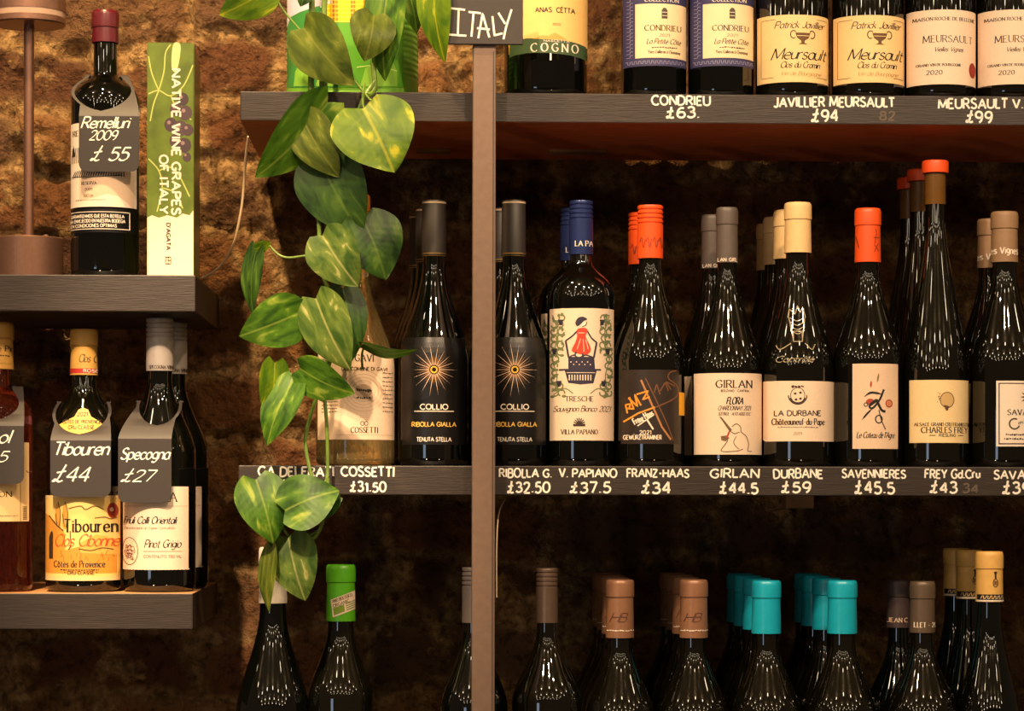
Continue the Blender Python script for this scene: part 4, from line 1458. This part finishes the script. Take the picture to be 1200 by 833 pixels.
# ---- hanging price tags -----------------------------------------------------------
def hang_tag(bt, x0, x1, fold, bottom, tip_l, tip_r, tips_y, hole_bot, writing, label):
    """card with a hole pushed over the bottle neck: front panel + sloping collar"""
    cxm = (x0 + x1) / 2
    # front panel just in front of the bottle's widest surface
    yf = bt.y - bt.R - .0065
    zf = P(cxm, fold, yf).z
    pz0 = P(cxm, bottom, yf).z
    xl, xr = P(x0, fold, yf).x, P(x1, fold, yf).x
    root = thing('price_tag', ((xl + xr) / 2, yf, zf), label, 'price tag')
    th = .0011
    rc = .009
    out = [(xl, zf), (xr, zf)]
    for k in range(7):
        a = math.radians(-90 * k / 6)
        out.append((xr - rc + rc * math.cos(a), pz0 + rc + rc * math.sin(a)))
    for k in range(7):
        a = math.radians(-90 - 90 * k / 6)
        out.append((xl + rc + rc * math.cos(a), pz0 + rc + rc * math.sin(a)))
    n = len(out)
    vs = [(x, yf, z) for x, z in out] + [(x, yf + th, z) for x, z in out]
    fs = [tuple(range(n))[::-1], tuple(range(n, 2 * n))] + [(i, (i + 1) % n, n + (i + 1) % n, n + i) for i in range(n)]
    obj('card_panel', vs, fs, SLATE, root)
    # collar: leaves the fold, splits into two arms beside the neck, closes behind it
    half = (xr - xl) / 2
    xm = (xl + xr) / 2
    zt = P(cxm, tips_y, bt.y).z
    tipl, tipr = P(tip_l, tips_y, bt.y).x, P(tip_r, tips_y, bt.y).x
    m = 26
    rows = []
    for k in range(m + 1):
        t = k / m
        z = zf + (zt - zf) * t
        y = yf + (bt.y - yf) * t ** 1.22
        r = bt.rad(max(0, z - bt.zb)) + .0026
        dd = r * r - (bt.y - y) ** 2
        xin = math.sqrt(dd) if dd > 0 and t > 0 else 0.0
        e = t ** 1.5
        xol = min(xl * (1 - e) + tipl * e, bt.x - xin - .0035)
        xor_ = max(xr * (1 - e) + tipr * e, bt.x + xin + .0035)
        rows.append((y, z, xin, xol, xor_))
    for sg in (-1, 1):
        vs, fs = [], []
        for y, z, xin, xol, xor_ in rows:
            xo = xol if sg < 0 else xor_
            xi = bt.x + sg * xin
            vs += [(xi, y, z), (xo, y, z), (xo, y + th, z + th * .3), (xi, y + th, z + th * .3)]
        for k in range(m):
            a = 4 * k
            for c in range(4):
                fs.append((a + c, a + (c + 1) % 4, a + 4 + (c + 1) % 4, a + 4 + c))
        fs += [(3, 2, 1, 0), (4 * m, 4 * m + 1, 4 * m + 2, 4 * m + 3)]
        obj('card_arm', vs, fs, SLATE, root, smooth=True)
    vs, fs = [], []
    for k in range(21):
        a = math.pi * k / 20
        r0 = bt.rad(zt - bt.zb) + .0030
        for dr, dz in ((0, -.001), (.005, -.001), (.005, .0005), (0, .0005)):
            vs.append((bt.x - (r0 + dr) * math.cos(a), bt.y + (r0 + dr) * math.sin(a), zt + dz - .004 * math.sin(a)))
    for k in range(20):
        a = 4 * k
        for c in range(4):
            fs.append((a + c, a + (c + 1) % 4, a + 4 + (c + 1) % 4, a + 4 + c))
    fs += [(3, 2, 1, 0), (80, 81, 82, 83)]
    obj('card_back', vs, fs, SLATE, root, smooth=True)
    s = Sheet()
    for tx, xa, xb, yb, h, st in writing:
        s.text(tx, (xa + xb) / 2, yb, h, CHALK, 0, st, width=xb - xa, wt=.17)
    s.build('chalk_lettering', root, flatmap(yf, .0003))


hang_tag(REM, 92.5, 163, 136, 201, 100, 150, 88, 127,
         [('Remelluri', 97, 152, 150, 13, 'script'), ('2009', 106, 137, 164, 11, 'script'), ('£ 55', 108, 151, 188, 15, 'script')], 'grey-brown card tag reading Remelluri 2009 £55 hung on a bottle neck')
hang_tag(ROS, -44, 28, 499, 567, 0, 27, 453, 490,
         [('sol', -9, 13, 519, 15, 'script'), ('£35', -26, 9, 541, 12, 'script')], 'card tag ending in 5 on the rosé bottle at the left edge')
hang_tag(TIB, 59, 130, 516, 582, 74, 126, 471, 507,
         [('Tibouren', 64, 128, 533, 15, 'script'), ('£44', 64, 105, 564, 17, 'script')], 'card tag reading Tibouren £44 hung on the yellow-labelled bottle')
hang_tag(SPE, 138.5, 201, 514, 589, 166, 212, 470, 509,
         [('Specogna', 143, 199, 538, 13, 'script'), ('£27', 144, 181, 564, 13, 'script')], 'card tag reading Specogna £27 hung on the silver-capped bottle')

# ================================================================== BOOK, LAMP, TIN, PLANT
# ---- upright book -----------------------------------------------------------------
by = .012
bl, br_ = P(172, 323, by), P(227, 323, by)
bh = P(200, 50, by).z - zLU
bw = br_.x - bl.x
book = thing('book', (bl.x, by, zLU + .0002), 'thick upright book NATIVE WINE GRAPES OF ITALY with green leaf spine beside the £55 bottle', 'book')
ROT = math.radians(2.9)
COVER = mat('olive_green_cover', (96, 104, 40), .3, var=.25, scale=25)
bz = zLU + .0002
D_B = .185


def bookpt(px, py, l):
    p = P(px, py, by)
    return Vector((p.x, by - .0004 - .0001 * l, p.z))


vs, fs = [], []
nsp = 8
sec = [(0, D_B), (0, .004)]
for k in range(nsp + 1):      # slightly rounded spine
    t = k / nsp
    sec.append((bw * t, .0016 * (2 * t - 1) ** 2))
sec += [(bw, .004), (bw, D_B), (bw - .003, D_B), (bw - .003, .008), (.003, .008), (.003, D_B)]
n = len(sec)
for z in (bz, bz + bh):
    vs += [(bl.x + x, by + y, z) for x, y in sec]
fs = [(i, (i + 1) % n, n + (i + 1) % n, n + i) for i in range(n)]
q4 = [n - 6, n - 5, n - 4, n - 3, n - 2, n - 1]


def strip(o0):
    core = [o0 + i for i in range(n)]
    a = [core[0], core[n - 1], core[n - 2], core[1]]
    c = [core[n - 6], core[n - 5], core[n - 4], core[n - 3]]
    return [tuple(a), tuple([core[n - 6 - 0], core[n - 3], core[n - 4], core[n - 5]]) if False else tuple(c), tuple(core[1:n - 5] + [core[n - 3], core[n - 2]])]


fs += strip(0) + strip(n)
obj('cover', vs, fs, COVER, book)
PAGES = mat('page_block', (222, 200, 164), .8, var=.15, scale=200, stretch=(40, 1, 1))
box('pages', bl.x + .0034, bl.x + bw - .0034, by + .009, by + D_B - .004, bz + .003, bz + bh - .003, PAGES, book, 0)
s = Sheet()
SG = mat('leaf_green_print', (92, 110, 34), .35, var=.3, scale=40)
s.rect(172.6, 50.5, 226.5, 322.5, mat('spine_cream', (234, 208, 178), .4, var=.03, scale=200), 0)
s.poly([(172.6, 50.5), (226.5, 50.5), (226.5, 246), (222, 252), (214, 250), (207, 255), (196, 252), (186, 255), (178, 252), (172.6, 255)], SG, 1)
LV = ink((176, 184, 96))
for pts in ([(174, 110), (186, 106), (200, 112), (215, 100), (226, 76)], [(186, 106), (192, 84), (194, 62), (200, 52)], [(186, 106), (178, 86), (174, 66)], [(200, 112), (208, 128), (224, 140)],
            [(174, 186), (186, 200), (190, 220), (184, 248)], [(186, 200), (200, 196), (210, 206), (222, 230)], [(186, 106), (180, 122), (176, 142)], [(190, 220), (205, 226), (214, 244)]):
    s.line(pts, 1.5, LV, 2, True)
s.poly([(203, 52), (211, 52), (210, 70), (206, 84), (201, 78)], ink((220, 206, 130)), 2, True)
for gx, gy, gr in ((214, 116, 7), (206, 128, 7), (217, 132, 8), (200, 146, 7.5), (211, 150, 8.5), (220, 152, 6.5), (206, 165, 7.5), (216, 170, 8), (219, 184, 5)):
    gc = r2.uniform(.85, 1.15)
    s.ell(gx, gy, gr, gr * 1.1, ink(tuple(int(q * gc) for q in (66, 48, 54))), 2 + .1 * r2.random(), 20)
    s.ell(gx - 2, gy - 2.6, gr * .3, gr * .3, ink((138, 112, 112)), 2.5, 10)
s.text('NATIVE WINE GRAPES', 201.5, 166, 9.6, PAPER_W, 4, 'sans', width=170, rot=90, wt=.23)
s.text('OF ITALY', 187.2, 216, 9.4, PAPER_W, 4, 'sans', width=68, rot=90, wt=.23)
s.text("D'AGATA", 195, 277, 4.6, DARKB, 4, 'sans', width=31, rot=90, wt=.22)
for pts in ([(194, 301), (200, 301), (200, 309), (194, 309), (194, 301)], [(197, 301), (197, 309)], [(197, 305), (200, 305)]):
    s.line(pts, .9, DARKB, 4)
s.build('spine_print', book, bookpt)
book.rotation_euler = (0, 0, ROT)

# ---- cordless table lamp ------------------------------------------------------------
ly = .062
lc = P(33.5, 300, ly)
ls = S(ly)
lamp = thing('table_lamp', (lc.x, ly, zLU + .0002), 'bronze cordless table lamp with thin stem and disc head at the left edge', 'lamp')
BRZ = mat('satin_bronze', (150, 112, 94), .34, metal=.75, var=.06, scale=200)
BRD = mat('lamp_lens', (176, 146, 126), .25, var=.05)
zb_ = zLU + .0002
hb_ = P(33, 279, ly).z - zb_
R40 = 40 * ls
cv, cf = lathe([(0, 0), (R40 - .001, 0), (R40, .001), (R40, hb_ - .0012), (R40 - .0012, hb_), (.007, hb_), (0, hb_)], lc.x, ly, zb_, 72)
obj('base', cv, cf, BRZ, lamp)
hz = P(33, 30, ly).z - zb_
cv, cf = lathe([(0, hb_ - .0005), (6.0 * ls, hb_ - .0005), (6.0 * ls, hz + .002), (0, hz + .002)], lc.x, ly, zb_, 32)
obj('stem', cv, cf, BRZ, lamp, smooth=True)
R42 = 42.5 * ls
z1, z2, z3 = P(33, 22, ly).z - zb_, P(33, 15, ly).z - zb_, P(33, -22, ly).z - zb_
cv, cf = lathe([(0, hz), (R42 - .002, hz), (R42, hz + .0015), (R42, z1)], lc.x, ly, zb_, 72)
obj('lower_ring', cv, cf, BRZ, lamp)
cv, cf = lathe([(R42 - .0004, z1), (R42 - .0004, z2)], lc.x, ly, zb_, 72)
obj('light_band', cv, cf, BRD, lamp, smooth=True)
cv, cf = lathe([(R42, z2), (R42, z3 - .002), (R42 - .002, z3), (0, z3)], lc.x, ly, zb_, 72)
obj('head', cv, cf, BRZ, lamp)
cv, cf = lathe([(0, 0), (.0035, 0), (.0032, .0025), (.0015, .0035), (0, .0036)], P(55, 279, ly).x, ly - .01, zb_ + hb_, 16)
obj('touch_button', cv, cf, BRZ, lamp)

# ---- printed tin used as planter ----------------------------------------------------
ty = .096
tc_ = P(413, 100, ty)
ts = S(ty)
TR = 77 * ts
TIN = mat('green_tin', (124, 184, 64), .32, metal=.1, var=.05)
tin = thing('tin_planter', (tc_.x, ty, zU + .0002), 'large ribbed green food tin used as a planter on the upper shelf', 'planter')
prof = [(0, .001), (TR - .002, .001), (TR + .0008, 0), (TR + .0012, .0025), (TR, .004), (TR, .022)]
k = 0
z = .024
while z < .155:
    prof += [(TR, z), (TR - .0011, z + .002), (TR - .0011, z + .0032), (TR, z + .005)]
    z += .0066
prof += [(TR, .165), (TR + .0012, .1665), (TR + .0012, .169), (TR - .001, .169), (TR - .002, .15), (0, .15)]
cv, cf = lathe(prof, tc_.x, ty, zU + .0002, 80)
obj('tin_body', cv, cf, TIN, tin)


def tinmap(px, py, l):
    p = P(px, py, ty)
    r = TR + .0003 + .0001 * l
    q = max(-.992, min(.992, (p.x - tc_.x) / r))
    yy = ty - r * math.sqrt(1 - q * q)
    k = (yy - CAM_LOC.y) / (ty - CAM_LOC.y)
    return Vector((tc_.x + r * q, yy, CAM_LOC.z + (p.z - CAM_LOC.z) * k))


s = Sheet()
G1, G2, G3 = ink((64, 140, 66), .35), ink((88, 158, 40), .35), ink((136, 192, 66), .35)
s.rect(337.5, -60, 399, 102.5, G1, 0)
s.rect(399, -60, 473, 102.5, G2, 0)
s.poly([(337.5, -60), (399, -60), (392, 4), (372, 8), (354, 14), (342, 20), (337.5, 32)], ink((216, 206, 226), .35), 1)
YC = ink((250, 190, 20), .35)
s.poly([(380, -50), (430, -50), (430, 26), (382, 26)], YC, 1)
for kx in (393, 397, 414, 417, 429):
    s.line([(kx, -40), (kx + .5, 26)], 2.2, ink((176, 116, 20), .35), 2)
for ky in range(-40, 26, 5):
    s.line([(382, ky), (430, ky)], .8, ink((255, 226, 90), .35), 2)
for ky in range(-40, 26, 6):
    s.line([(378, ky), (382, ky)], 2, ink((236, 240, 210), .35), 2)
s.poly([(346, 101), (348, 84), (355, 70), (363, 66), (366, 84), (364, 101)], G3, 1)
s.poly([(372, 101), (378, 84), (384, 82), (396, 88), (393, 101)], G3, 1)
s.poly([(394, 101), (396, 92), (402, 90), (414, 98), (416, 101)], ink((70, 132, 30), .35), 1)
s.poly([(424, 101), (430, 80), (440, 74), (462, 74), (466, 84), (466, 101)], G3, 1)
s.line([(420, 79), (440, 77), (466, 83)], 1.2, ink((190, 226, 120), .35), 2, True)
s.build('tin_label', tin, tinmap, 'green printed wrap with yellow and lilac patches')
SOILM = mat('potting_soil', (46, 32, 22), .95, var=.5, scale=140, bump=1.0)
cv, cf = lathe([(0, .156), (TR * .5, .157), (TR - .003, .153)], tc_.x, ty, zU + .0002, 40)
obj('soil', cv, cf, SOILM, tin, smooth=True)


# ---- trailing plant -------------------------------------------------------------------
def leaf_material(name, dark, light, cream, amount):
    m = bpy.data.materials.new(name)
    m.use_nodes = True
    nt = m.node_tree
    b = nt.nodes['Principled BSDF']
    b.inputs['Roughness'].default_value = .45
    b.inputs['Specular IOR Level'].default_value = .3
    uv = nt.nodes.new('ShaderNodeUVMap')
    tc = nt.nodes.new('ShaderNodeTexCoord')
    mp = nt.nodes.new('ShaderNodeMapping')
    mp.inputs['Scale'].default_value = (2.4, 1.2, 1)
    mp.inputs['Rotation'].default_value = (0, 0, .5)
    nt.links.new(uv.outputs[0], mp.inputs[0])
    add = nt.nodes.new('ShaderNodeVectorMath')
    info = nt.nodes.new('ShaderNodeObjectInfo')
    nt.links.new(mp.outputs[0], add.inputs[0])
    mul = nt.nodes.new('ShaderNodeMath')
    mul.operation = 'MULTIPLY'
    mul.inputs[1].default_value = 37.0
    nt.links.new(info.outputs['Random'], mul.inputs[0])
    nt.links.new(mul.outputs[0], add.inputs[1])
    n1 = nt.nodes.new('ShaderNodeTexNoise')
    n1.inputs['Scale'].default_value = 2.2
    n1.inputs['Detail'].default_value = 7
    n1.inputs['Distortion'].default_value = .6
    nt.links.new(add.outputs[0], n1.inputs['Vector'])
    r1 = nt.nodes.new('ShaderNodeValToRGB')
    e = r1.color_ramp.elements
    e[0].position, e[1].position = .36, .60
    e[0].color = [lin(q) for q in dark] + [1]
    e[1].color = [lin(q) for q in light] + [1]
    e3 = e.new(min(.95, .60 + .16 * (1.4 - amount)))
    e3.color = [lin(q) for q in cream] + [1]
    nt.links.new(n1.outputs['Fac'], r1.inputs[0])
    # pale midrib and side veins from the leaf's own coordinates
    sx = nt.nodes.new('ShaderNodeSeparateXYZ')
    nt.links.new(uv.outputs[0], sx.inputs[0])
    ab = nt.nodes.new('ShaderNodeMath')
    ab.operation = 'SUBTRACT'
    ab.inputs[1].default_value = .5
    nt.links.new(sx.outputs['X'], ab.inputs[0])
    ab2 = nt.nodes.new('ShaderNodeMath')
    ab2.operation = 'ABSOLUTE'
    nt.links.new(ab.outputs[0], ab2.inputs[0])
    mr = nt.nodes.new('ShaderNodeMapRange')
    mr.inputs['From Min'].default_value = .008
    mr.inputs['From Max'].default_value = .026
    mr.inputs['To Min'].default_value = .4
    mr.inputs['To Max'].default_value = 0
    nt.links.new(ab2.outputs[0], mr.inputs['Value'])
    mx = nt.nodes.new('ShaderNodeMix')
    mx.data_type = 'RGBA'
    nt.links.new(mr.outputs[0], mx.inputs['Factor'])
    nt.links.new(r1.outputs[0], mx.inputs['A'])
    mx.inputs['B'].default_value = [lin(q) for q in cream] + [1]
    nt.links.new(mx.outputs['Result'], b.inputs['Base Color'])
    # vein relief
    vm = nt.nodes.new('ShaderNodeMath')
    vm.operation = 'MULTIPLY_ADD'
    vm.inputs[1].default_value = -.55
    nt.links.new(ab2.outputs[0], vm.inputs[0])
    nt.links.new(sx.outputs['Y'], vm.inputs[2])
    sn = nt.nodes.new('ShaderNodeMath')
    sn.operation = 'MULTIPLY'
    sn.inputs[1].default_value = 62
    nt.links.new(vm.outputs[0], sn.inputs[0])
    si = nt.nodes.new('ShaderNodeMath')
    si.operation = 'SINE'
    nt.links.new(sn.outputs[0], si.inputs[0])
    bp = nt.nodes.new('ShaderNodeBump')
    bp.inputs['Strength'].default_value = .035
    bp.inputs['Distance'].default_value = .002
    nt.links.new(si.outputs[0], bp.inputs['Height'])
    nt.links.new(bp.outputs[0], b.inputs['Normal'])
    tr = nt.nodes.new('ShaderNodeBsdfTranslucent')
    nt.links.new(mx.outputs['Result'], tr.inputs[0])
    ms = nt.nodes.new('ShaderNodeMixShader')
    ms.inputs[0].default_value = .25
    nt.links.new(b.outputs[0], ms.inputs[1])
    nt.links.new(tr.outputs[0], ms.inputs[2])
    nt.links.new(ms.outputs[0], nt.nodes['Material Output'].inputs[0])
    return m


LEAF = {'d': leaf_material('leaf_deep_green', (22, 48, 14), (52, 84, 24), (96, 122, 44), .3),
        'g': leaf_material('leaf_green', (36, 72, 12), (76, 116, 24), (150, 168, 64), .5),
        'y': leaf_material('leaf_lime', (66, 100, 12), (104, 132, 22), (190, 184, 36), .8),
        'v': leaf_material('leaf_variegated', (48, 78, 20), (98, 118, 46), (190, 184, 116), .8),
        'o': leaf_material('leaf_olive', (62, 78, 20), (98, 112, 36), (142, 146, 66), .5)}
STEM = mat('green_stem', (96, 122, 44), .45, var=.15, scale=90)
pc = P(413, 60, .02)
plant = thing('trailing_pothos', (tc_.x, ty, zU + .157), 'trailing heart-leaved pothos hanging from the green tin down past both shelves', 'plant')


def wprof(u):
    if u < .3:
        return math.sqrt(max(0, 1 - (1 - u / .3) ** 2)) * .96 + .04 * u / .3
    v = (u - .3) / .7
    return max(0.0, (1 - v) ** .84 * (1 + .74 * v - .38 * v * v * v))


def leaf(bx, by_, tx, ty_, wpx, kind, yb=-.03, yt=None, roll=0, arch=.12, fold=.16, curl=0.0):
    """heart shaped leaf from its stalk end (bx,by) to its tip (tx,ty); roll turns it about its midrib (degrees)"""
    yt = yb if yt is None else yt
    A, B = P(bx, by_, yb), P(tx, ty_, yt)
    ax = B - A
    L = ax.length
    a = ax / L
    n = Vector((0, -1, 0)) - a * a.dot(Vector((0, -1, 0)))
    n.normalize()
    sd = a.cross(n)
    q = Matrix.Rotation(math.radians(roll), 3, a)
    n, sd = q @ n, q @ sd
    W = 1.13 * wpx * S(yb) / 2
    nu, nv = 22, 14
    r = random.Random(int(bx * 13 + ty_ * 7))
    ph = r.uniform(0, 6)
    vs, uvs, fs = [], [], []
    for i in range(nu + 1):
        u = (i / nu) ** 1.15
        for j in range(nv + 1):
            sgn = -1 + 2 * j / nv
            wv = wprof(u)
            x = sgn * wv * W
            along = L * u - .15 * L * (abs(sgn) ** 1.3) * (1 - u) ** 3.2 * (1 if u > 0 else 1)
            if i == 0:
                x = sgn * .10 * W
                along = -.03 * L * abs(sgn)
            up = arch * L * (math.sin(math.pi * u * .9) - .25 * u) - fold * W * (1 - abs(sgn) ** 1.5) * wv + fold * W * wv
            up -= fold * W * .9 * (abs(sgn) ** 1.6) * wv * 1.0
            up += .035 * W * math.sin(u * 9 + ph) * sgn * abs(sgn) + curl * L * u * u
            vs.append(tuple(A + a * along + sd * x + n * up))
            uvs.append((.5 + .5 * sgn * max(wv, .1), u))
    for i in range(nu):
        for j in range(nv):
            p = i * (nv + 1) + j
            fs.append((p, p + 1, p + nv + 2, p + nv + 1))
    o = obj('leaf', vs, fs, LEAF[kind], plant, smooth=True)
    uvl = o.data.uv_layers.new(name='UVMap')
    for lp in o.data.loops:
        uvl.data[lp.index].uv = uvs[lp.vertex_index]
    return o


def stem(pts, r0=.0028, r1=None, name='stem'):
    path = catmull([tuple(P(*p)) for p in pts], .006)
    r1 = r1 or r0
    m = len(path)
    vs, fs = tube(path, [r0 + (r1 - r0) * i / (m - 1) for i in range(m)], 8)
    return obj(name, vs, fs, STEM, plant, smooth=True)


# vines over the tin's rim and down
stem([(392, -55, .08), (378, -78, .035), (367, -60, .012), (365.5, 0, .006), (365, 60, .0), (364.5, 105, -.012), (366, 128, -.018)], .0034)
stem([(400, -55, .08), (390, -80, .04), (384, -60, .012), (380.5, 0, .008), (379, 60, .0), (380, 104, -.01), (372, 122, -.02)], .0032)
stem([(430, -55, .07), (436, -80, .03), (433, -40, .008), (434, 20, .006), (437, 70, -.004), (439, 104, -.012), (431, 112, -.022)], .0030)
stem([(377, 95, -.008), (374, 150, -.022), (372, 210, -.03), (374, 270, -.032), (378, 320, -.03), (388, 350, -.028), (392, 400, -.028), (382, 440, -.026), (376, 470, -.026)], .0026, .0022)
stem([(440, 95, -.01), (425, 118, -.02), (402, 180, -.02), (384, 250, -.018), (385, 300, -.016), (396, 340, -.012), (388, 400, -.014), (380, 446, -.018), (383, 500, -.022), (384, 548, -.022), (382, 565, -.03)], .0024, .002)
stem([(376, 455, -.026), (366, 480, -.026), (358, 515, -.026), (362, 545, -.03), (366, 560, -.04)], .0023, .002)
stem([(384, 560, -.03), (383, 590, -.032), (377, 615, -.034), (366, 632, -.034), (340, 640, -.034)], .0024, .0018)
stem([(364, 558, -.038), (345, 580, -.04), (330, 612, -.036), (348, 634, -.032), (372, 622, -.03)], .0016, .0014)
PET = [
    [(322, -4, .0), (332, 12, .0), (352, 36, -.006)],
    [(371, 299, -.03), (355, 300, -.024), (338, 302, -.018), (326, 298, -.014), (316, 288, -.012)],
    [(376, 386, -.026), (362, 386, -.026), (348, 378, -.03)],
    [(425, 433, -.02), (424, 416, -.022), (428, 403, -.026)],
    [(376, 452, -.026), (352, 446, -.03), (338, 436, -.03), (323, 424, -.03)],
    [(374, 458, -.026), (366, 450, -.03), (358, 449, -.032)],
    [(427, 98, -.01), (425, 116, -.03), (427, 130, -.046)],
    [(416, 95, -.008), (428, 110, -.02), (436, 118, -.03), (449, 116, -.03)],
]
for pt in PET:
    stem(pt, .0014, .0012, 'leaf_stalk')

# leaves, top to bottom
leaf(318, -14, 257, 18, 44, 'y', -.02, roll=-20)
leaf(362, -14, 352, 8, 20, 'd', -.004, roll=10)
leaf(356, 33, 415, 100, 62, 'o', -.022, -.035, roll=18, arch=.15)
leaf(438, 18, 427, 72, 50, 'o', -.03, -.035, roll=-15, arch=.2)
leaf(456, -18, 452, 96, 50, 'g', -.012, roll=25)
leaf(508, -30, 522, 74, 42, 'y', -.03, roll=32, arch=.1)
leaf(470, -30, 488, 40, 40, 'g', -.004, roll=-30)
leaf(384, 120, 299, 208, 62, 'g', -.034, -.03, roll=-28, arch=.14)
leaf(354, 138, 398, 208, 50, 'o', -.040, -.046, roll=15, arch=.16)
leaf(426, 127, 462, 203, 90, 'y', -.052, -.07, roll=-8, arch=.10)
leaf(374, 186, 424, 277, 76, 'd', -.034, -.04, roll=12, arch=.12)
leaf(425, 256, 452, 328, 70, 'd', -.040, -.036, roll=-18, arch=.10)
leaf(378, 276, 420, 336, 58, 'v', -.054, -.058, roll=14, arch=.12)
leaf(301, 289, 297, 370, 36, 'd', -.012, -.018, roll=48, arch=.08)
leaf(300, 291, 318, 283, 14, 'y', -.018, roll=35)
leaf(352, 366, 280, 394, 56, 'g', -.04, -.045, roll=-12, arch=.14)
leaf(370, 350, 411, 434, 58, 'v', -.048, -.056, roll=20, arch=.10)
leaf(402, 338, 412, 424, 44, 'd', -.036, -.038, roll=-22, arch=.10)
leaf(427, 403, 489, 409, 24, 'g', -.034, -.05, roll=62, arch=.16)
leaf(352, 432, 416, 461, 44, 'g', -.050, -.06, roll=22, arch=.16)
leaf(322, 425, 312, 490, 38, 'y', -.040, -.036, roll=-35, arch=.10)
leaf(344, 446, 313, 523, 44, 'g', -.044, -.05, roll=25, arch=.12)
leaf(300, 562, 320, 637, 58, 'g', -.050, -.055, roll=-15, arch=.14)
leaf(334, 598, 398, 575, 62, 'g', -.066, -.06, roll=-20, arch=.14)
leaf(386, 576, 372, 612, 40, 'd', -.046, roll=28)
leaf(394, 582, 352, 610, 26, 'v', -.038, roll=20)
leaf(338, 630, 358, 704, 56, 'v', -.040, -.045, roll=12, arch=.12)
leaf(318, 642, 316, 718, 26, 'o', -.044, -.046, roll=40, arch=.10)
